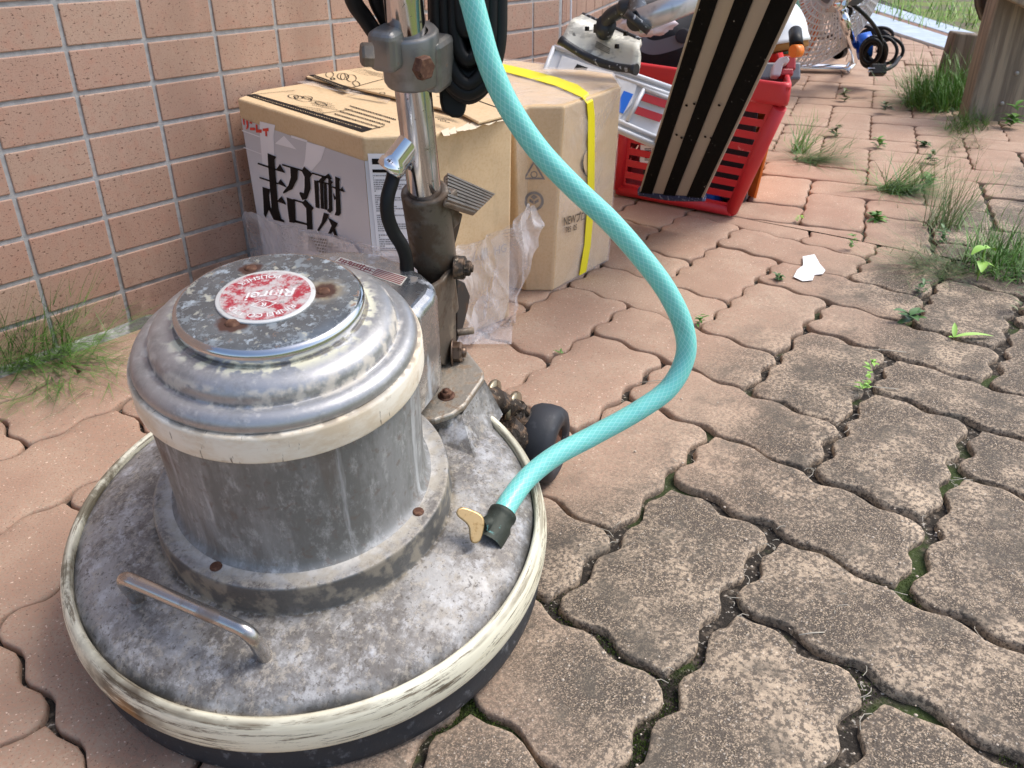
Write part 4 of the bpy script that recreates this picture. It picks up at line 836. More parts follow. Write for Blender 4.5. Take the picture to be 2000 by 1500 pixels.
# film shell
def shell(T, B, h, idx, iv, off, nu=14, nv=12):
    m = MB()
    for i in idx:
        p0, nn = face(T, B, i); vs = []
        for a in range(nu+1):
            for b in range(nv+1):
                s_, t_ = a/nu, b/nv
                lo = V((B[i].x,B[i].y,0)).lerp(V((B[i+1].x,B[i+1].y,0)), s_); hi = V((T[i].x,T[i].y,h)).lerp(V((T[i+1].x,T[i+1].y,h)), s_)
                q = lo.lerp(hi, t_); q.z = max(q.z, .002); q = q + nn*(off + .0018*abs(noise.noise(q*28)) + .0012*noise.noise(q*70)); vs.append(iv @ q)
        m.add(vs, [(a*(nv+1)+b, (a+1)*(nv+1)+b, (a+1)*(nv+1)+b+1, a*(nv+1)+b+1) for a in range(nu) for b in range(nv)], True)
    return m
m = shell(T2, B2, Z2, (0,1,2,3), iv2, .0016, 30, 26)
c = sum(T2, V()) / len(T2)
vs = [iv2 @ (V((c.x,c.y,Z2+.003)))] ; K = 10; N_ = len(T2)
for k in range(1, K+1):
    for i in range(N_*4):
        a, b = T2[i//4], T2[(i//4+1) % N_]; q = a.lerp(b, (i % 4)/4); q = V((c.x,c.y,0)).lerp(V((q.x,q.y,0)), k/K); q.z = Z2 + .0016 + .003*abs(noise.noise(V((q.x*22, q.y*22, 0)))); vs.append(iv2 @ q)
M_ = N_*4; fs = [(0, 1+i, 1+(i+1) % M_) for i in range(M_)] + [(1+(k-1)*M_+i, 1+k*M_+i, 1+k*M_+(i+1) % M_, 1+(k-1)*M_+(i+1) % M_) for k in range(1, K) for i in range(M_)]
m.add(vs, fs, True); m.build('film_wrap', film2M, b2)
f2 = lambda x, y, off=.0012: iv2 @ PL(x, y, Pq + Nq*off, Nq)
m = MB(); P_ = [(1146,296),(1140,304),(1136,316),(1137,330),(1142,342),(1150,348)]; P2_ = [(1146,296),(1142,306),(1139,318),(1140,330),(1145,340),(1150,346)]
m.add([f2(*p) for p in P_] + [f2(*p) for p in P2_], [(i, i+1, 7+i, 6+i) for i in range(5)]); m.build('hand_hole', inkM, b2)
m = MB(); cr_ = [(1160 + 22*cos(t_*pi/8), 318 + 32*sin(t_*pi/8)) for t_ in range(16)]; m.prism([f2(x, y, .0008) for x, y in cr_], Nq*.0012); m.build('hand_hole_flap', kraftM, b2)
# carton printing
def ftext(s_, size, o, rt, up_, bold=.01):
    vs, fs = text2d(s_, size, size*bold); return [o + rt*v_.x + up_*v_.y for v_ in vs], fs
rt = (f2(1180,420) - f2(1100,440)); rt = (f2(1185,412) - f2(1095,437)).normalized(); upv = V((0,0,1))
m = MB(); vs, fs = ftext('NEWプロ', .0165, f2(1123,428), rt, upv, .02); m.add(vs, fs); vs, fs = ftext('785  05', .0120, f2(1116,447), rt, upv, .02); m.add(vs, fs); m.build('carton_lettering', ink2M, b2)
fa = lambda x, y, off=.0012: iv2 @ PL(x, y, Pa + Na*off, Na)
m = MB()
def ringp(m, cx, cy, r0, r1, n, fn, a0=0):
    vs = [fn(cx + r_*cos(a0+2*pi*k/n)*1.0, cy + r_*sin(a0+2*pi*k/n)) for r_ in (r0, r1) for k in range(n)]; m.add(vs, [(k, (k+1) % n, n+(k+1) % n, n+k) for k in range(n)])
ringp(m, 1043, 393, 14, 19, 24, fa); ringp(m, 1043, 338, 18, 25, 3, fa, -pi/2); ringp(m, 1043, 341, 5, 7, 12, fa)
for q in ([(1034,388),(1042,393),(1042,399),(1034,394)], [(1052,388),(1044,393),(1044,399),(1052,394)], [(1043,380),(1050,385),(1043,390),(1036,385)]): clean_poly(m, [fa(*p) for p in q])
m.build('recycling_marks', mat('grey_print', (.16,.15,.15), .7), b2)
P3v = lambda x, y, off=.0012: iv1 @ PL(x, y, P3 + Nf3*off, Nf3)
m = MB(); vs, fs = ftext('ウーム量  HG', .016, P3v(938,500), (P3v(975,490) - P3v(910,510)).normalized(), upv, .01); m.add(vs, fs); m.build('faint_lettering', mat('faint_print', (.36,.30,.24), .7), b1)
# clear plastic bag slumped round the first carton
bag = thing('plastic_bag', 'crumpled clear plastic bag pulled down around the silver Japanese box', 'plastic bag', (.33,-.42,0)); ivb = Matrix.Translation(-V(bag.location))
def sheet(rows_, P, n_, off, nu, amp, seed, flare=0):
    vs = []; nr = len(rows_) - 1; K = nr*4
    for a in range(K+1):
        f_ = a/4; i = min(int(f_), nr-1); t_ = f_ - i; y = rows_[i][0]*(1-t_) + rows_[i+1][0]*t_; xl = rows_[i][1]*(1-t_) + rows_[i+1][1]*t_; xr = rows_[i][2]*(1-t_) + rows_[i+1][2]*t_
        for b in range(nu+1):
            x = xl + (xr-xl)*b/nu; q = PL(x, y, P + n_*off, n_)
            fold = (1 - abs(noise.noise(V((x*.018+seed, y*.007, seed))))*2)**3*amp + noise.noise(V((x*.05, y*.02, seed)))*amp*.5
            q = q + n_*fold
            if q.z < .0045: q = G(x, y, .0045 + .003*abs(noise.noise(V((x*.08, y*.08, seed)))))
            vs.append(ivb @ q)
    return vs, [(a*(nu+1)+b, a*(nu+1)+b+1, (a+1)*(nu+1)+b+1, (a+1)*(nu+1)+b) for a in range(K) for b in range(nu)]
m = MB()
vs, fs = sheet([(398,1026,1036),(405,1016,1043),(420,1005,1048),(440,985,1050),(465,940,1047),(480,900,1049),(500,872,1040),(525,868,1036),(550,868,1024),(580,868,1011),(600,875,1012),(618,878,996),(640,884,1001),(672,892,999)], P3, Nf3, .010, 40, .014, 3.1); m.add(vs, fs, True)
vs, fs = sheet([(412,480,496),(424,476,512),(436,474,545),(448,472,610),(462,471,665),(478,470,720),(495,468,800),(530,466,830),(580,466,840)], P1, Nf1, .009, 40, .008, 9.2); m.add(vs, fs, True)
m.build('bag_film', filmM, bag)
vs, fs = sheet([(398,1030,1036),(410,1020,1040),(430,1000,1030),(470,960,1036),(520,970,1022),(560,955,1010),(600,925,990),(640,900,960),(668,895,930)], P3, Nf3, .018, 24, .012, 6.4)
m = MB(); m.add(vs, fs, True); m.build('bag_fold', filmM, bag)
m = MB(); vs, fs = sheet([(455,590,606),(462,590,650),(476,592,690),(520,596,720)], P1, Nf1, .0045, 10, .001, 2.); m.add(vs, fs, True); inv = m.build('delivery_note', whiteM, bag)
m = MB(); random.seed(12)
for k in range(5):
    x = 602
    while x < 640 + k*8: w_ = random.uniform(2, 5); c4 = [(x, 462+k*6+(x-602)*.16), (x+w_, 462+k*6+(x-602)*.16), (x+w_, 465.5+k*6+(x-602)*.16), (x, 465.5+k*6+(x-602)*.16)]; trace(m, [c4], 1, 0, 0, P1, Nf1, .0066, 0, ivb); x += w_ + 1.5
m.build('note_print', ink2M, inv)

# ================================================================== RED BASKET AND ITS LOAD
def place(name, label, cat, loc): t = thing(name, label, cat, loc); return t, Matrix.Translation(-V(loc))
bl, br_, tl, tr = V((1.03,-.190,.004)), V((1.034,-.430,.004)), G(1236,126,.245), G(1541,170,.245)
bb = V((.36,.155,0)); tb = V((.40,.185,0))
bs, ivs = place('shopping_basket', 'red plastic shopping basket with slotted sides, packed with cleaning tools', 'basket', (bl+br_+bb)/2 - V((0,0,.004)))
def bask_face(m, A, B, Cc, Dd, th, slots):  # A,B bottom; Cc,Dd top (B->Cc, A->Dd)
    n_ = (B-A).cross(Dd-A).normalized()*th
    f_ = lambda s_, t_: (A*(1-s_)*(1-t_) + B*s_*(1-t_) + Cc*s_*t_ + Dd*(1-s_)*t_)
    us = [0]; 
    cols_ = [(0, .06, 1), (.06, .46, 0), (.46, .54, 1), (.54, .94, 0), (.94, 1, 1)]
    rows_ = []; t = .10; 
    ys = [(0, .10, 1)]
    while t < .80: ys.append((t, t+.042, 0)); ys.append((t+.042, t+.094, 1)); t += .094
    ys.append((t, 1, 1))
    for s0, s1, solid in cols_:
        for t0, t1, sol2 in ys:
            if solid or sol2 or not slots:
                m.prism([ivs @ f_(s0,t0), ivs @ f_(s1,t0), ivs @ f_(s1,t1), ivs @ f_(s0,t1)], n_)
m = MB(); bask_face(m, bl, br_, tr, tl, .0025, True); bask_face(m, br_, br_+bb, tr+tb, tr, .0025, True); bask_face(m, bl+bb, bl, tl, tl+tb, .0025, True); bask_face(m, br_+bb, bl+bb, tl+tb, tr+tb, .0025, True)
m.prism([ivs @ q for q in (bl, br_, br_+bb, bl+bb)], (0,0,.003)); bkt = m.build('basket_body', redM, bs)
m = MB()
for q0, q1 in ((br_, tr), (bl, tl), (br_+bb, tr+tb), (bl+bb, tl+tb)):
    m = MB(); m.tube([ivs @ (q0 + V((0,0,.010))), ivs @ q0.lerp(q1, .86)], .0115, 20); m.build('corner_post', redM, bs)
for q0, q1 in ((bl, br_), (br_, br_+bb)):
    m = MB(); m.tube([ivs @ (q + V((0,0,.010))) for q in (q0, q1)], .011, 14); m.build('bottom_rail', redM, bs)
ctr = (tl + tr + tb)/2; ctr = V((ctr.x, ctr.y, 0))
m = MB(); O_ = [V((q.x,q.y,0)) for q in (tl, tr, tr+tb, tl+tb)]; out_r = []; in_r = []
def rrect(P, grow, rad=.03, n=6):
    c0 = (P[0]+P[1]+P[2]+P[3])/4; Q = [c0 + (p-c0)*(1+grow/((p-c0).length)) for p in P]; R = []
    for i in range(4):
        a, b, c_ = Q[i-1], Q[i], Q[(i+1) % 4]; d1 = (a-b).normalized()*rad; d2 = (c_-b).normalized()*rad
        for k in range(n+1): t = k/n; R.append(b + d1*(1-t)**2 + d2*t**2)
    return R
pr_ = [(-.006,.213), (.009,.215), (.012,.222), (.012,.246), (.009,.250), (-.004,.250), (-.006,.246)]
vs = []; rings = [rrect(O_, g_) for g_, z in pr_]; n = len(rings[0])
for (g_, z), rg_ in zip(pr_, rings): vs += [ivs @ V((p.x, p.y, z)) for p in rg_]
m.add(vs, [(j*n+i, j*n+(i+1) % n, ((j+1) % 7)*n+(i+1) % n, ((j+1) % 7)*n+i) for j in range(7) for i in range(n)], True); m.build('rim', redM, bs)
m = MB(); fn_ = (br_-bl).cross(tl-bl).normalized(); fn_ = fn_ if fn_.dot(CP-bl) > 0 else -fn_
pf_ = lambda x, y, off=.004: ivs @ PL(x, y, bl + fn_*off, fn_)
m.prism([pf_(x, y) for x, y in ((1252,268),(1275,268),(1275,322),(1256,322),(1250,316))], fn_*.0005); lbk = m.build('price_label', whiteM, bs)
m = MB()
for k in range(7): clean_poly(m, [pf_(x, y, .0052) for x, y in ((1259,290+k*3.6),(1272,290+k*3.6),(1272,291.6+k*3.6),(1259,291.6+k*3.6))])
ringp(m, 1260, 281, 1.6, 3.2, 12, lambda x, y: pf_(x, y, .0052)); m.build('label_bars', inkM, lbk)
# orange basket behind the red one
ob_, ivo = place('storage_crate', 'bright orange crate showing along the right side behind the red basket', 'crate', V((1.30,-.36,0)))
m = MB(); A = [V((1.16,-.420,.005)), V((1.50,-.285,.005)), V((1.46,-.18,.005)), V((1.30,-.22,.005))]; Tq = [p + V((-.01 if i in (0,3) else .015, -.030 if i < 2 else .01, .225)) for i, p in enumerate(A)]
for i in range(4):
    a, b, c_, d_ = A[i], A[(i+1) % 4], Tq[(i+1) % 4], Tq[i]; nn = (b-a).cross(d_-a).normalized()
    m.prism([ivo @ q for q in (a, b, c_, d_)], -nn*.003)
m.prism([ivo @ q for q in A], (0,0,.003)); m.build('crate_body', orangeM, ob_, bevel=.001)
# things inside, glimpsed through the slots
sp, ivp = place('cloth_bundle', 'yellow brown cloths bundled inside the red basket behind its slots', 'cloth', V((1.095,-.37,.085)))
m = MB(); bm_ = bmesh.new(); bmesh.ops.create_icosphere(bm_, subdivisions=4, radius=1)
m.add([V((v_.co.x*.045, v_.co.y*.055, v_.co.z*.055)) * (1 + .25*noise.noise(v_.co*3.1)) + V((0,0,.06)) for v_ in bm_.verts], [tuple(v_.index for v_ in f.verts) for f in bm_.faces], True); bm_.free()
m.build('cloth', mat('ochre_cloth', (.38,.25,.09), .9, layers=[dict(scale=40, lo=.4, hi=.6, col=(.20,.12,.05))]), sp)
bt, ivt = place('blue_tray', 'blue plastic dustpan lying low inside the red basket', 'dustpan', V((1.12,-.34,.01)))
m = MB(); m.box((0,0,.012), (.16,.10,.018)); m.prism([(-.08,.05,.022),(.08,.05,.022),(.08,.05,.05),(-.08,.05,.05)], (0,-.004,0)); m.build('tray', blueM, bt, bevel=.004)
# leaning plank with three black anti-slip strips
q = [D(1247,378,1.56), D(1373,389,1.50), D(1562,-10,1.14), D(1366,-10,1.20)]; q[2] = q[1] + (q[2]-q[1])*1.35; q[3] = q[0] + (q[3]-q[0])*1.35
pk, ivk = place('striped_plank', 'long taupe metal plank with three black ribbed strips leaning over the red basket', 'plank', (q[0]+q[1])/2)
q = [ivk @ p for p in q]; nn = (q[1]-q[0]).cross(q[3]-q[0]).normalized(); nn = nn if nn.dot(ivk @ CP - q[0]) > 0 else -nn
m = MB(); m.prism(q, -nn*.012); bd_ = m.build('board', taupeM, pk, bevel=.001)
fq = lambda s_, t_: q[0]*(1-s_)*(1-t_) + q[1]*s_*(1-t_) + q[2]*s_*t_ + q[3]*(1-s_)*t_
m = MB()
for s0, s1 in ((.030,.215), (.385,.575), (.745,.965)):
    nb = 13
    m.prism([fq(s0,.003), fq(s1,.003), fq(s1,1), fq(s0,1)], nn*.0008)
    for k in range(nb): a = s0 + (s1-s0)*(k+.2)/nb; b = s0 + (s1-s0)*(k+.8)/nb; m.prism([fq(a,.004), fq(b,.004), fq(b,.999), fq(a,.999)], nn*.0018)
m.build('anti_slip_strips', stripeM, pk)
m = MB()
for s_, t_ in ((.275,.39), (.355,.375), (.66,.39), (.74,.385), (.27,.55), (.36,.56), (.67,.56)): MB().lathe([(.0022,0), (.0018,.0008), (0,.0008)], 10, fq(s_, t_*.72), nn).build('rivet_hole', inkM, pk)
m = MB(); m.tube(spline([q[0] + nn*-.006, (q[0]+q[1])/2 + nn*-.006 - V((0,0,.004)), q[1] + nn*-.006], 12), .0085, 12); m.build('fibre_edge', fuzzM, pk)
# vacuum floor head
vh = [D(1138,26,1.46), D(1252,76,1.38), D(1243,136,1.34), D(1094,78,1.40)]
vt, ivv = place('vacuum_floor_head', 'worn white vacuum floor nozzle with black lip and elbow, propped above the boxes', 'vacuum nozzle', sum(vh, V())/4)
q4 = [ivv @ p for p in vh]; nv_ = (q4[1]-q4[0]).cross(q4[3]-q4[0]).normalized(); nv_ = nv_ if nv_.dot(ivv @ CP) > 0 else -nv_
m = MB(); vs = []; K = 12
for j in range(K+1):
    for i in range(K+1):
        s_, t_ = i/K, j/K; p = q4[0]*(1-s_)*(1-t_) + q4[1]*s_*(1-t_) + q4[2]*s_*t_ + q4[3]*(1-s_)*t_; vs.append(p + nv_*(.010*sin(pi*t_)**2 - .012*sin(pi*s_)*t_))
m.add(vs, [(j*(K+1)+i, j*(K+1)+i+1, (j+1)*(K+1)+i+1, (j+1)*(K+1)+i) for j in range(K) for i in range(K)], True); o = m.build('nozzle_plate', wornwhiteM, vt); md = o.modifiers.new('s', 'SOLIDIFY'); md.thickness = .010; md.offset = 1 if True else -1
fv = lambda s_, t_, off=0: q4[0]*(1-s_)*(1-t_) + q4[1]*s_*(1-t_) + q4[2]*s_*t_ + q4[3]*(1-s_)*t_ + nv_*(off + .010*sin(pi*t_)**2 - .012*sin(pi*s_)*t_)
m = MB(); m.tube([fv(i/14, 1.0, .0) for i in range(15)], [.0075]+[.0062]*13+[.0085], 14); m.tube([fv(i/14, 0, -.002) for i in range(15)], .0035, 10); m.build('rubber_lip', bscratchM, vt)
m = MB()
for s_, t_ in ((.28,.62), (.72,.72), (.42,.12), (.80,.35)): MB().box(fv(s_, t_, .011), (.005,.005,.006)).build('slot', inkM, vt)
m = MB(); m.box(fv(.50,.48,.014), (.030,.018,.012)); e = [fv(.52,.52,.022), fv(.60,.42,.034), fv(.75,.26,.044), fv(.95,.10,.052), ivv @ D(1243,42,1.30)]
m.tube(spline(e, 8), [.011]*16+[.014]*17, 18); m.lathe([(.014,-.012), (.015,.012), (0,.012)], 24, fv(.53,.52,.018), (RM @ V((0,0,1))))
m.tube([ivv @ D(1240,50,1.30), ivv @ D(1250,36,1.30)], .021, 24); m.build('elbow_joint', bscratchM, vt)
m = MB(); m.tube([ivv @ D(1246,42,1.30), ivv @ D(1365,-4,1.33), ivv @ D(1460,-50,1.36)], .0165, 24); m.build('suction_pipe', pipeM, vt)
m = MB(); pl2 = [fv(.44,.74,.0112), fv(.64,.78,.0112), fv(.64,.90,.0112), fv(.44,.86,.0112)]
for k in range(4): a = pl2[0].lerp(pl2[3], .1+k*.25); b = pl2[1].lerp(pl2[2], .1+k*.25); d = (pl2[3]-pl2[0])*.12; m.add([a, b, b+d, a+d], [(0,1,2,3)])
m.build('embossed_text', inkM, vt)
# pale grey mop head lying between box and basket
mh = [D(1078,88,1.50), D(1345,180,1.47), D(1282,288,1.44), D(1040,185,1.46)]
mt, ivm = place('mop_head', 'pale grey flat mop head with blue window and red slots, below the vacuum nozzle', 'mop head', sum(mh, V())/4)
q5 = [ivm @ p for p in mh]; nm = (q5[1]-q5[0]).cross(q5[3]-q5[0]).normalized(); nm = nm if nm.dot(ivm @ CP) > 0 else -nm
fm = lambda s_, t_, off=0: q5[0]*(1-s_)*(1-t_) + q5[1]*s_*(1-t_) + q5[2]*s_*t_ + q5[3]*(1-s_)*t_ + nm*off
m = MB(); cs = [(.02,.0),(.98,.0),(1,.06),(1,.94),(.98,1),(.02,1),(0,.92),(0,.08)]; m.prism([fm(*c_) for c_ in cs], -nm*.010); m.build('mop_plate', greyplM, mt, bevel=.002, segs=3)
m = MB(); 
for a, b in (((.02,.03),(.98,.03)), ((.02,.97),(.98,.97)), ((.50,.16),(.98,.14)), ((.5,.84),(.98,.86)), ((.02,.03),(.02,.97)), ((.72,.2),(.72,.8)), ((.72,.2),(.98,.2))): m.tube([fm(*a, .002), fm(*b, .002)], .0036, 10)
m.prism([fm(*c_, .0) for c_ in ((.10,.14),(.66,.14),(.69,.5),(.66,.84),(.10,.84))], nm*.004); m.build('ribs', greyplM, mt)
m = MB(); m.prism([fm(*c_, .0042) for c_ in ((.60,.36),(.67,.36),(.67,.72),(.60,.72))], nm*.0012); m.build('blue_window', blueM, mt)
m = MB()
for t0 in (.26, .50): m.prism([fm(*c_, .0042) for c_ in ((.74,t0+.02),(.93,t0),(.93,t0+.13),(.74,t0+.15))], nm*.001)
m.build('red_slots', darkredM, mt)
m = MB(); m.lathe([(.005,0), (.005,.0008), (0,.0008)], 16, fm(.52,.44,.0042), nm); m.build('hole', inkM, mt); m = MB(); m.prism([fm(*c_, .0042) for c_ in ((.22,.2),(.30,.2),(.28,.48),(.20,.48))], nm*.0006); m.build('slot', inkM, mt)
# black tool bag with grey strap
bg_, ivg = place('tool_bag', 'black fabric tool bag with a grey rubber strap inside the red basket', 'bag', D(1310,75,1.84))
m = MB(); bm_ = bmesh.new(); bmesh.ops.create_icosphere(bm_, subdivisions=4, radius=1)
m.add([RM @ V((v_.co.x*.108, v_.co.y*.080, v_.co.z*.075)) * (1 + .10*noise.noise(v_.co*2.2)) for v_ in bm_.verts], [tuple(v_.index for v_ in f.verts) for f in bm_.faces], True); bm_.free()
m.build('bag_body', fabricM, bg_)
def strap(m, pts, w_, th=.004):
    P = spline([ivg @ D(*p) for p in pts], 8); vs = []
    for i, p in enumerate(P):
        t = (P[min(i+1, len(P)-1)] - P[max(i-1, 0)]).normalized(); vd_ = ray(1300, 70).normalized(); s_ = t.cross(vd_).normalized()*w_/2
        vs += [p - s_, p + s_, p + s_ + vd_*th, p - s_ + vd_*th]
    m.add(vs, [(i*4+k, i*4+(k+1) % 4, i*4+4+(k+1) % 4, i*4+4+k) for i in range(len(P)-1) for k in range(4)], False)
m = MB(); strap(m, [(1250,55,1.74), (1252,82,1.74), (1275,93,1.735), (1310,86,1.73), (1345,72,1.73), (1370,60,1.74)], .025); strap(m, [(1252,52,1.75), (1280,36,1.76), (1320,20,1.75), (1365,2,1.74)], .016)
m.build('strap', dgreyM, bg_); m = MB(); m.lathe([(.0135,0), (.0135,.003), (.011,.004), (0,.004)], 24, ivg @ D(1333,70,1.72), -ray(1333,70)); m.build('strap_button', fabricM, bg_)
fb = lambda s_, t_, z: ivg @ (V((tl.x,tl.y,0))*(1-s_)*(1-t_) + V((tr.x,tr.y,0))*s_*(1-t_) + V((tr.x+tb.x,tr.y+tb.y,0))*s_*t_ + V((tl.x+tb.x,tl.y+tb.y,0))*(1-s_)*t_ + V((0,0,z)))
m = MB(); m.prism([fb(.10,.16,.02), fb(.86,.16,.02), fb(.86,.85,.02), fb(.10,.85,.02)], (0,0,.18)); m.build('dark_filler', fabricM, bg_, bevel=.012, segs=3)  # dark block added so the basket interior reads shaded behind its slots
# white helmet, grey handle tool, green bottle
hb, ivh = place('helmet', 'white rounded helmet with brown liner resting on the red basket', 'helmet', G(1525,70,.27))
m = MB(); hc = D(1492,60,1.70); ivc = ivh @ hc
prf = [(0,.081)] + [(.078*sin(radians(a)), .081*cos(radians(a))) for a in range(8, 91, 8)] + [(.080,-.004), (.082,-.010), (.079,-.011), (.072,-.006)]
m.lathe(prf[::-1], 48, ivc - V((0,0,.018)), (RM @ V((-.15,.95,.30)))); m.build('helmet_shell', whiteplM, hb)
m = MB(); m.lathe([(.070,-.020), (.078,-.018), (.078,-.004), (.068,0)], 40, ivc - V((0,0,.020)), (RM @ V((-.15,.95,.30)))); m.build('liner', mat('brown_liner', (.38,.17,.04), .8), hb)
ht, ivq = place('scrubbing_brush', 'white and red hand brush with looped handle in the basket corner', 'brush', D(1522,130,1.60))
m = MB(); P = [ivq @ D(x, y, 1.585) for x, y in ((1508,147),(1512,125),(1522,112),(1538,108),(1544,116),(1538,124),(1531,124),(1528,135),(1524,149))]; m.prism(P, RM @ V((0,0,-.018))); m.build('handle', whiteplM, ht, bevel=.003, segs=3)
m = MB(); m.box(ivq @ D(1541,126,1.61), (.018,.024,.02), RM); m.box(ivq @ D(1534,144,1.60), (.022,.012,.02), RM); m.build('red_insert', darkredM, ht, bevel=.003)
m = MB(); m.box(ivq @ D(1512,146,1.63), (.08,.03,.04), RM); m.build('brush_block', dgreyM, ht, bevel=.004)
gb, ivgb = place('bottle', 'dark green glass bottle behind the white helmet and striped plank', 'bottle', D(1541,30,1.92))
m = MB(); m.lathe([(0,-.07), (.024,-.07), (.026,-.065), (.026,.0), (.012,.035), (.011,.07), (0,.07)], 28); m.build('glass', greenM, gb)
m = MB(); m.lathe([(.0265,-.05), (.0267,-.012)], 28); m.build('bottle_label', mat('peach_label', (.75,.42,.28), .5), gb)
ot, ivot = place('orange_hand_tool', 'small orange and black handled tool standing behind the basket rim', 'hand tool', D(1555,98,1.56))
m = MB(); m.tube([ivot @ D(1553,62,1.60), ivot @ D(1556,92,1.56)], .011, 16); m.build('grip', blackM, ot); m = MB(); m.tube([ivot @ D(1548,100,1.55), ivot @ D(1563,99,1.56)], .010, 16); m.build('end_cap', orangeM, ot)
nb_, ivn = place('navy_bucket', 'navy blue painted steel bin standing against the wall behind the vacuum nozzle', 'bin', V((1.62,.08,0)))
m = MB(); m.lathe([(.075,0), (.085,.30), (.088,.31), (.080,.31)], 40, (0,0,0)); m.build('bin_body', navyM, nb_)
bb_, ivbb = place('black_bin', 'black ribbed plastic bin beside the navy bin at the wall', 'bin', V((1.80,.05,0)))
m = MB(); m.lathe([(.07,0), (.08,.29), (.084,.30), (.075,.30)], 36, (0,0,0)); m.build('bin_body', blackM, bb_)
cl_, ivcl = place('crumpled_cloth', 'crumpled pale pink cloth tucked behind the grey suction pipe', 'cloth', D(1262,42,1.60))
m = MB(); bm_ = bmesh.new(); bmesh.ops.create_icosphere(bm_, subdivisions=4, radius=1)
m.add([RM @ V((v_.co.x*.05, v_.co.y*.022, v_.co.z*.03)) * (1 + .35*noise.noise(v_.co*3)) for v_ in bm_.verts], [tuple(v_.index for v_ in f.verts) for f in bm_.faces], True); bm_.free(); m.build('cloth', mat('pink_cloth', (.70,.60,.62), .9), cl_)

# ================================================================== FAN, CORDS
fn, ivf = place('floor_fan', 'white caged floor fan with orange blades on a chrome tube stand', 'fan', V((2.95,.10,0)))
fc = D(1592,-38,3.02); fcl = ivf @ fc; faxis = V((.55,.82,.06)).normalized()
fq_ = faxis.to_track_quat('Z', 'Y').to_matrix(); Rf = .245
m = MB()
def fp(r_, th, z): return fcl + fq_ @ V((r_*cos(th), r_*sin(th), z))
for k in range(84):
    th = 2*pi*k/84
    m.tube([fp(Rf*u, th, .075*(1-u**2.6)) for u in (.16,.35,.55,.75,.9,1.0)], .0016, 5, False); m.tube([fp(Rf*u, th+.02, -.075*(1-u**2.6)) for u in (.16,.4,.7,.9,1.0)], .0016, 5, False)
for u, z in ((1,0), (.9,.018), (.9,-.018), (.66,.051), (.4,.068), (.2,.074)): m.tube([fp(Rf*u, 2*pi*k/48, z) for k in range(48)], .0032 if u == 1 else .002, 6, closed=True)
m.build('guard', whiteplM, fn)
# net cover over the back half
m = MB(); vs = []; A_, B_ = 64, 14
for j in range(B_+1):
    u = 1.03 - j/B_*.98
    for k in range(A_): th = 2*pi*k/A_; vs.append(fp(Rf*u, th, -.008 - .088*(1-max(0,u)**2.2) + .004*noise.noise(V((cos(th)*5, sin(th)*5, j*.4)))))
for j in range(B_):
    for k in range(A_): m.add([], []);
me_n = MB(); me_n.add(vs, [(j*A_+k, j*A_+(k+1) % A_, (j+1)*A_+(k+1) % A_, (j+1)*A_+k) for j in range(B_) for k in range(A_)], True)
o = me_n.build('net_cover', mat('white_net', (.86,.82,.80), .8), fn); md = o.modifiers.new('w', 'WIREFRAME'); md.thickness = .0075; md.use_even_offset = False
m = MB()
for k in range(3):
    vs = []; th0 = 2*pi*k/3 + .5
    for i in range(9):
        for j in range(9): r_ = .05 + .165*i/8; th = th0 + (.95*(j/8-.5))*(1-.15*i/8) + .35*i/8; vs.append(fp(r_, th, .025*(j/8-.5)*2*(1-.4*i/8)))
    m.add(vs, [(i*9+j, i*9+j+1, (i+1)*9+j+1, (i+1)*9+j) for i in range(8) for j in range(8)], True)
m.lathe([(.0,.035), (.04,.03), (.048,0), (.048,-.03)], 32, fcl, faxis); o = m.build('blades', orangeM, fn); md = o.modifiers.new('s', 'SOLIDIFY'); md.thickness = .004
m = MB(); m.lathe([(.05,-.05), (.055,-.10), (.045,-.20), (0,-.205)], 32, fcl, faxis); m.build('motor', dgreyM, fn)
g0, g1 = G(1500,131,.016), G(1655,135,.016); u0 = D(1640,-40,2.86)
m = MB(); m.tube(spline([ivf @ q for q in (g0 + (g0-g1)*.6, g0, g1 - (g1-g0)*.12, g1, D(1668,112,(g1-CP).length), D(1655,60,2.93), D(1643,15,2.88), u0)], 8), .0150, 18)
m.build('stand_tube', chrome2M, fn); m = MB(); m.tube(spline([ivf @ q for q in (G(1560,98,.016), G(1588,97,.016), G(1640,103,.016))], 6), .0135, 16); m.build('stand_tube', chrome2M, fn)
m = MB(); m.tube([ivf @ q for q in (D(1617,-30,3.0), D(1630,30,3.2), G(1645,100,.016))], .0125, 16); m.tube([ivf @ q for q in (D(1598,70,3.3), D(1645,73,3.3))], .012, 14); m.lathe([(.02,-.02), (.02,.02), (0,.02)], 20, ivf @ D(1640,102,3.2), (1,0,0)); m.build('back_leg', blackM, fn)
m = MB(); a, b = ivf @ D(1628,20,2.86), ivf @ D(1648,-8,2.86); m.box((a+b)/2, (.05,.02,.09), RM); m.lathe([(.012,0), (.012,.008), (0,.009)], 20, ivf @ D(1634,8,2.84), -ray(1634,8)); m.build('stand_joint', chrome2M, fn, bevel=.004)
m = MB(); m.tube(spline([ivf @ D(*p) for p in ((1648,-10,2.9), (1662,6,2.9), (1690,30,2.95), (1712,58,3.05), (1722,85,3.1), (1715,100,3.15))], 8), .006, 10); m.tube(spline([ivf @ D(*p) for p in ((1655,8,2.95), (1662,20,2.95), (1655,35,2.98), (1640,40,3.0))], 8), .006, 10); m.build('mains_cable', blackM, fn)
m = MB(); m.tube(spline([ivf @ D(*p) for p in ((1640,2,2.9), (1668,12,2.92), (1690,8,2.92), (1702,-12,2.92))], 8), .004, 10); m.build('white_cord', whiteplM, fn)
cw, ivw = place('extension_cord', 'coiled black extension cord with blue strap on the paving beside the fan', 'extension cord', G(1712,128,0))
m = MB(); random.seed(4)
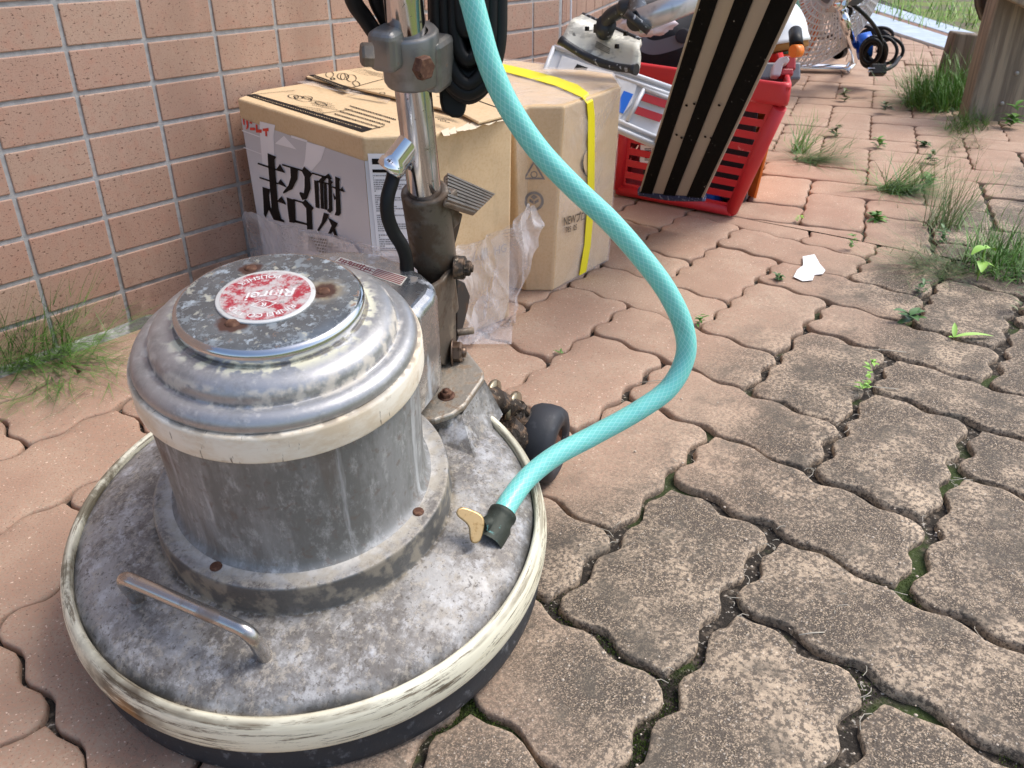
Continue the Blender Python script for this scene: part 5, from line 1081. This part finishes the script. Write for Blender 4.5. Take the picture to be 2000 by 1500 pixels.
for k in range(11):
    cx, cy = 1704 + random.uniform(-5,6), 104 + random.uniform(-5,5); a, b = random.uniform(16,24), random.uniform(22,29); dd = 3.14 + random.uniform(-.05,.05); t0 = random.uniform(0,.5)
    m.tube([ivw @ D(cx + a*cos(2*pi*i/28+t0)*1.0, cy + b*sin(2*pi*i/28), dd + .04*sin(2*pi*i/28)) for i in range(28)], .0055, 8, closed=True)
m.build('cord_loops', blackM, cw)
for cx, cy, a, b, dd in ((1728,98,36,26,3.18), (1722,99,30,27,3.17)): m = MB(); m.tube([ivw @ D(cx + a*cos(2*pi*i/36), cy + b*sin(2*pi*i/36), dd) for i in range(36)], .0055, 8, closed=True); m.build('loose_loop', blackM, cw)
m = MB()
for k in range(6): cx, cy = 1690 + k*6, 70 + random.uniform(-6,6); a, b = random.uniform(14,24), random.uniform(8,15); m.tube([ivw @ D(cx + a*cos(2*pi*i/24), cy + b*sin(2*pi*i/24), 3.5) for i in range(24)], .006, 8, closed=True)
m.build('cord_loops', blackM, cw)
m = MB(); m.lathe([(.020,-.020), (.040,-.018), (.042,.018), (.020,.020)], 32, ivw @ D(1688,90,3.20), RM @ V((1,.1,.2))); m.build('blue_strap', blueM, cw)
m = MB(); m.box(ivw @ D(1714,137,3.0), (.045,.03,.028), RM); m.tube([ivw @ D(1722,137,3.0), ivw @ D(1736,134,3.02), ivw @ D(1748,126,3.08), ivw @ D(1757,112,3.14)], .0065, 10); m.build('plug', blackM, cw, bevel=.003)
m = MB(); m.box(ivw @ D(1701,134,2.98), (.022,.003,.008), RM); m.box(ivw @ D(1702,140,2.98), (.022,.003,.008), RM); m.build('plug_pins', chrome2M, cw)

# ================================================================== WOODEN BENCH
be, ive = place('wooden_bench', 'weathered grey timber bench with thick plank legs at the right edge', 'bench', V((2.35,-.62,0)))
pn_ = V((-.86,-.50,0)).normalized()
def plank(m, pxs, P0, n_, th): m.prism([ive @ PL(x, y, P0, n_) for x, y in pxs], -n_*th)
m = MB(); plank(m, [(1886,238), (2040,252), (2110,-90), (1972,-90), (1930,62)], V((2.251,-.556,0)), pn_, .075); l1 = m.build('leg', woodM, be, bevel=.006, segs=3)
m = MB(); plank(m, [(1838,166), (1915,196), (1925,70), (1868,64)], V((2.843,-.334,0)), pn_, .08); l2 = m.build('leg', wood2M, be, bevel=.006, segs=3); l2.name = 'leg.001'
m = MB(); plank(m, [(1914,-60), (1916,14), (1926,44), (1945,46), (1975,-60)], V((2.40,-.50,0)), pn_, .06); m.build('brace', wood2M, be, bevel=.005)
m = MB(); plank(m, [(1960,-80), (1962,-4), (2100,60), (2100,-80)], V((2.20,-.60,0)), pn_, .04); m.build('seat_plank', woodM, be, bevel=.004)
nailM = mat('nail', (.35,.33,.30), .5, .6)
for x, y in ((1986,143), (1957,202)): MB().lathe([(.006,-.001), (.005,.003), (0,.003)], 14, ive @ PL(x, y, V((2.251,-.556,0)), pn_), pn_).build('nail_head', nailM, l1)

# ================================================================== PLANTS
def blade(m, p, az, L, bend, w_, seg=5, el=1.2, mi=0, curl=0):
    vs = []; q = V(p); a = az; e = el
    for i in range(seg+1):
        t = i/seg; s_ = V((-sin(a), cos(a), 0)) * w_ * (1-t*.9)/2
        vs += [q - s_, q + s_]
        q = q + V((cos(a)*cos(e), sin(a)*cos(e), sin(e))) * (L/seg); e -= bend/seg; a += curl/seg
        if q.z < .002: q.z = .002; e = max(e, 0)
    m.add(vs, [(2*i, 2*i+1, 2*i+3, 2*i+2) for i in range(seg)], True, mi=mi)
def tuft(name, label, loc, n, L, spread, mats, w_=.0013, lean=None, el=(.3,1.3), bend=(.3,1.5), seed=0, cat='grass', branch=0, group='grass tufts growing through the paving', flat=None):
    random.seed(seed); t = MB()
    for k in range(n):
        r_ = spread*math.sqrt(random.random()); a = random.uniform(0, 2*pi)
        p = (r_*cos(a), r_*sin(a), 0)
        if flat: p = (p[0]*flat[0], p[1]*flat[1], 0)
        az = random.uniform(0, 2*pi) if lean is None or random.random() < .25 else random.gauss(lean, .55)
        l_ = L*random.uniform(.45, 1.1); e = random.uniform(*el); bd__ = random.uniform(*bend); mi = random.choice(range(len(mats)))
        blade(t, p, az, l_, bd__, w_*random.uniform(.7,1.3), 6, e, mi, random.uniform(-.5,.5))
        for b in range(branch):
            u = random.uniform(.25, .9); q = V(p) + V((cos(az)*cos(e-bd__*u/2), sin(az)*cos(e-bd__*u/2), sin(e-bd__*u/2)))*l_*u
            if q.z > .003: blade(t, q, az + random.choice((-1,1))*random.uniform(.3,.9), l_*random.uniform(.25,.5), random.uniform(-.2,.6), w_*.7, 3, e-bd__*u + random.uniform(0,.4), mi)
    o = t.build(name, mats, None); o.location = loc; return tag(o, label, cat, group)
GM = [grassM, grass2M]
tuft('grass_tuft', 'feathery green grass tuft against the tiled wall at the left edge', (-.045,.0,0), 260, .115, .045, GM, .0013, lean=-1.3, el=(.1,1.35), bend=(.2,1.2), seed=1, branch=3, flat=(1.6,.35))
tuft('grass_tuft', 'low grass sprays reaching over the paving from the left wall tuft', (-.012,-.035,0), 46, .15, .035, GM, .0014, lean=-1.4, el=(.15,.5), bend=(.1,.6), seed=2, branch=5)
tuft('grass_tuft', 'thin trailing grass strands lying on the pavers below the left wall tuft', G(105,745,.001), 20, .13, .02, GM, .0010, lean=-1.9, el=(.05,.4), bend=(.0,.4), seed=14, branch=6)
tuft('grass_tuft', 'flattened grass spray lying on the paving beside the red basket', (1.54,-.375,0), 130, .15, .03, [grass2M, drygrassM], .0022, lean=-1.25, el=(.05,.6), bend=(.1,.6), seed=3, branch=1)
tuft('grass_tuft', 'upright part of the grass spray leaning towards the red basket side', (1.60,-.33,0), 60, .13, .02, GM, .0020, lean=.1, el=(.3,1.0), bend=(.1,.5), seed=13, branch=1)
tuft('grass_tuft', 'dark green sprawling grass clump in the middle of the far paving', (1.40,-.61,0), 260, .14, .035, [grass2M, grassM], .0019, lean=-1.3, el=(.05,.9), bend=(.2,.8), seed=4, branch=1)
tuft('grass_tuft', 'tall thin grass clump right of the middle, above the big weedy tuft', (1.205,-.75,0), 110, .15, .03, [grass2M, drygrassM], .0014, lean=-.2, el=(.2,1.4), bend=(.2,1.0), seed=5, branch=1)
tuft('grass_tuft', 'large bright green grass tuft at the right edge of the paving', (1.06,-.885,0), 420, .085, .08, GM, .0020, el=(.35,1.45), bend=(.1,.9), seed=6, branch=1, flat=(1,.8))
tuft('grass_tuft', 'sprawling thin dry grass strands left of the large bright tuft', (1.0,-.81,0), 170, .15, .05, [drygrassM, grass2M], .0011, lean=2.6, el=(.05,.6), bend=(.1,.6), seed=7, branch=2)
tuft('grass_tuft', 'big thick grass clump growing against the bench leg', (2.48,-.43,0), 950, .15, .15, [grass2M, grassM, grassM], .0030, lean=2.4, el=(.3,1.45), bend=(.2,1.1), seed=8, branch=1, flat=(1.25,.6))
tuft('grass_tuft', 'thin grass fringe in front of the bench leg foot', (2.15,-.58,0), 300, .09, .12, [grass2M, grassM], .0016, lean=2.9, el=(.1,1.0), bend=(.2,.9), seed=9, branch=1, flat=(1.2,.4))
tuft('grass_tuft', 'small low grass patch on the paving before the bench', (1.93,-.63,0), 80, .09, .08, [grass2M, drygrassM], .0014, lean=2.8, el=(.05,.7), bend=(.2,.8), seed=10, flat=(1.3,.5))
# leafy weeds
def leaf(m, p, az, L, W_, el=.5, cup=.3, mi=0):
    vs = []; n = 6; d = V((cos(az)*cos(el), sin(az)*cos(el), sin(el))); s_ = V((-sin(az), cos(az), 0)); u = d.cross(s_)
    u = -u if u.z < 0 else u
    for i in range(n+1):
        t = i/n; w_ = W_*math.sin(pi*min(1, t*.93+.04))**.8*(1-.3*t)/2; c = V(p) + d*L*t - u*cup*L*t*t
        vs += [c - s_*w_ + u*w_*.35, c, c + s_*w_ + u*w_*.35]
    m.add(vs, [(3*i+k, 3*i+k+1, 3*i+k+4, 3*i+k+3) for i in range(n) for k in (0,1)], True, mi=mi)
def weed(name, label, loc, n, L, h, mat_, seed, stem=True):
    random.seed(seed); m = MB()
    for k in range(n):
        a = 2*pi*k/n*1.0 + random.uniform(-.4,.4) + k*.4; z = h*random.random(); p = (random.uniform(-.004,.004), random.uniform(-.004,.004), z)
        leaf(m, p, a, L*random.uniform(.7,1.15), L*.55, random.uniform(.1,.8))
    o = m.build(name, mat_, None); o.location = loc; return tag(o, label, 'weed', 'small leafy weeds in the paver joints')
weed('leafy_weed', 'dark round-leaved weed in the joint right of centre', G(1775,628,.002), 8, .026, .010, dleafM, 21)
m = MB()
for k, (a, z) in enumerate(((2.6,.052), (-.4,.050), (3.4,.030), (-1.0,.026))):
    leaf(m, (0,0,z), a, .024, .018, .15, .5)
m.tube([(0,0,0), (.002,0,.03), (0,0,.055)], .0011, 6); o = m.build('seedling', leafM); o.location = G(1908,548,.0); tag(o, 'bright seedling with four heart-shaped leaves before the large grass tuft', 'seedling', 'bright young seedlings in the paving')
m = MB(); leaf(m, (0,0,.004), radians(-50), .050, .010, .25, .25); leaf(m, (0,0,.004), radians(20), .022, .008, .7, .1); leaf(m, (0,0,.003), radians(150), .010, .006, .4, .1); o = m.build('seedling', leafM); o.location = G(1862,664,0); tag(o, 'long pale two-bladed seedling lying in the right-hand joint', 'seedling', 'bright young seedlings in the paving')
for i, (x, y, n, L, h, mt_, lb_) in enumerate((
    (1690,762,26,.009,.040,leafM,'tiny-leaved upright weed in the joint between the dark right-hand pavers'),
    (1663,488,16,.010,.026,grassM,'small upright green weed beyond the white paper scrap'),
    (1520,547,18,.010,.010,dleafM,'low grey-green weed left of the white paper scrap'),
    (1368,632,14,.008,.010,grassM,'tiny green weed touching the teal hose bend'),
    (1712,428,14,.022,.012,grassM,'bright spiky weed in the far middle joint above the paper scrap'),
    (1560,433,10,.008,.010,leafM,'tiny sprout in the joint before the red basket'),
    (1797,572,18,.010,.020,dleafM,'small leafy weed above the dark round-leaved weed'),
    (1835,480,20,.012,.030,dleafM,'small dense weed under the tall thin grass clump'),
    (1630,266,18,.020,.030,drygrassM,'brownish seed head weed in the far left joint row'),
    (1648,198,18,.022,.030,drygrassM,'brownish weed farther along the left joint row'),
    (1715,288,16,.020,.020,grassM,'yellow green weed in the far middle joint row'),
    (1728,222,18,.022,.030,drygrassM,'brown weed farther up the middle joint row'),
    (1805,285,12,.022,.006,dleafM,'flat green leaves on the far right pavers'),
    (1818,318,14,.020,.024,drygrassM,'reddish brown weed in the far right joint row'),
    (1813,362,18,.020,.020,grassM,'bright low weed below the reddish brown weed'),
    (1975,250,22,.030,.060,grassM,'young weed growing beside the bench leg corner'),
    (1095,690,8,.005,.004,grassM,'speck of green weed in the joint under the boxes'),
    (1990,610,22,.012,.060,drygrassM,'thin pale flowering weed at the right margin'))):
    weed('leafy_weed', lb_, G(x, y, .001), n, L, h, mt_, 40+i)
# far grass: too much to count
random.seed(77); m = MB()
for k in range(5000):
    x = random.uniform(3.3, 8.5); y = random.uniform(-1.6, 2.2)
    ln = .12 + (x-3.86)*.73 if x > 3.0 else 9
    if y > (x-3.86)*.73 - .33 or y < -1.9 + .2*(x-3): continue
    if noise.noise(V((x*1.3, y*1.3, 5))) < -.02: continue
    blade(m, (x, y, -.005), random.uniform(0, 2*pi), random.uniform(.05,.16), random.uniform(.2,1.2), .006, 3, random.uniform(.6,1.5), random.choice((0,1)))
tag(m.build('far_grass', [leafM, grassM]), 'patchy bright green grass on the mossy soil beyond the steel plate', 'grass', kind='stuff')
# litter
pp = [G(x, y, .0) for x, y in ((1567,506),(1590,502),(1600,520),(1611,534),(1606,541),(1590,540),(1586,552),(1567,553),(1549,546),(1556,532),(1568,523))]
c0 = sum(pp, V())/len(pp); m = MB(); m.prism([p - c0 + V((0,0,.004 + .003*noise.noise(p*60))) for p in pp], (0,0,.0006)); o = m.build('paper_scrap', paperM); o.location = c0; tag(o, 'torn scrap of white paper lying on the paving', 'paper')
m = MB(); random.seed(31)
J_ = [(1400,850),(1320,935),(1204,1056),(1584,922),(1520,1042),(1440,1170),(1320,1326),(1856,922),(1792,1010),(1752,1138),(1700,1318),(1640,835),(1690,768),(1650,1180),(1560,1380),(1900,1240)]
for k in range(95):
    x, y = random.choice(J_); x += random.gauss(0, 16); y += random.gauss(0, 22); p = G(x, y, 0)
    z = -.006 + .006*random.random(); a = random.uniform(0, 2*pi); L_ = random.uniform(.004, .020)
    q = [V((p.x + cos(a+u*.8)*L_*u, p.y + sin(a+u*.8)*L_*u, z + .002*sin(u*3))) for u in (0, .35, .7, 1)]
    m.tube(q, .0003, 4, False)
for x0, y0, x1, y1 in ((1695,682,1770,688), (1645,752,1755,760), (1250,747,1345,738), (1560,1240,1610,1235)):
    a, b = G(x0, y0, .0015), G(x1, y1, .0015); m.tube([a, (a+b)/2 + V((0,0,.0008)), b], .0005, 5)
tag(m.build('straw_litter', strawM), 'loose pale straw and root scraps scattered in the paver joints', 'litter', kind='stuff')
m = MB(); random.seed(32); bm_ = bmesh.new(); bmesh.ops.create_icosphere(bm_, subdivisions=1, radius=1)
for k in range(220):
    x, y = random.uniform(1050, 2000), random.uniform(600, 1500); p = G(x, y, 0)
    if dirt(p.x, p.y) < random.random()*.9: continue
    r_ = random.uniform(.0005, .0015); o_ = V((p.x, p.y, .0002)); m.add([o_ + V((v_.co.x*r_, v_.co.y*r_*random.uniform(.7,1.3), v_.co.z*r_*.6)) for v_ in bm_.verts], [tuple(v_.index for v_ in f.verts) for f in bm_.faces], True)
bm_.free(); tag(m.build('grit', mat('pale_grit', (.55,.46,.36), .85)), 'tiny pale grit grains sprinkled over the dark pavers', 'grit', kind='stuff')
m = MB(); random.seed(33)
for k in range(11000):
    x, y = random.choice(((1040,1180),(1265,1440),(1330,1330),(930,1400),(880,1420),(1985,1450),(1800,1165),(1240,1480),(1200,1250),(1130,1200),(1290,1385),(960,1385),(1660,1350)))
    x += random.gauss(0, 26); y += random.gauss(0, 26); p = G(x, y, -.007)
    if p.y < kerby(p.x): continue
    r_ = .0009; a = random.uniform(0, 2*pi); q = V((p.x, p.y, random.uniform(-.011,-.0055))); m.add([q, q + V((cos(a)*r_, sin(a)*r_, .0012)), q + V((-sin(a)*r_, cos(a)*r_, .0016))], [(0,1,2)])
tag(m.build('moss', [mat('moss_green', (.075,.12,.012), .9, layers=[dict(scale=60, lo=.4, hi=.6, col=(.03,.045,.01))])]), 'cushions of dark green moss in the lower paver joints', 'moss', kind='stuff')
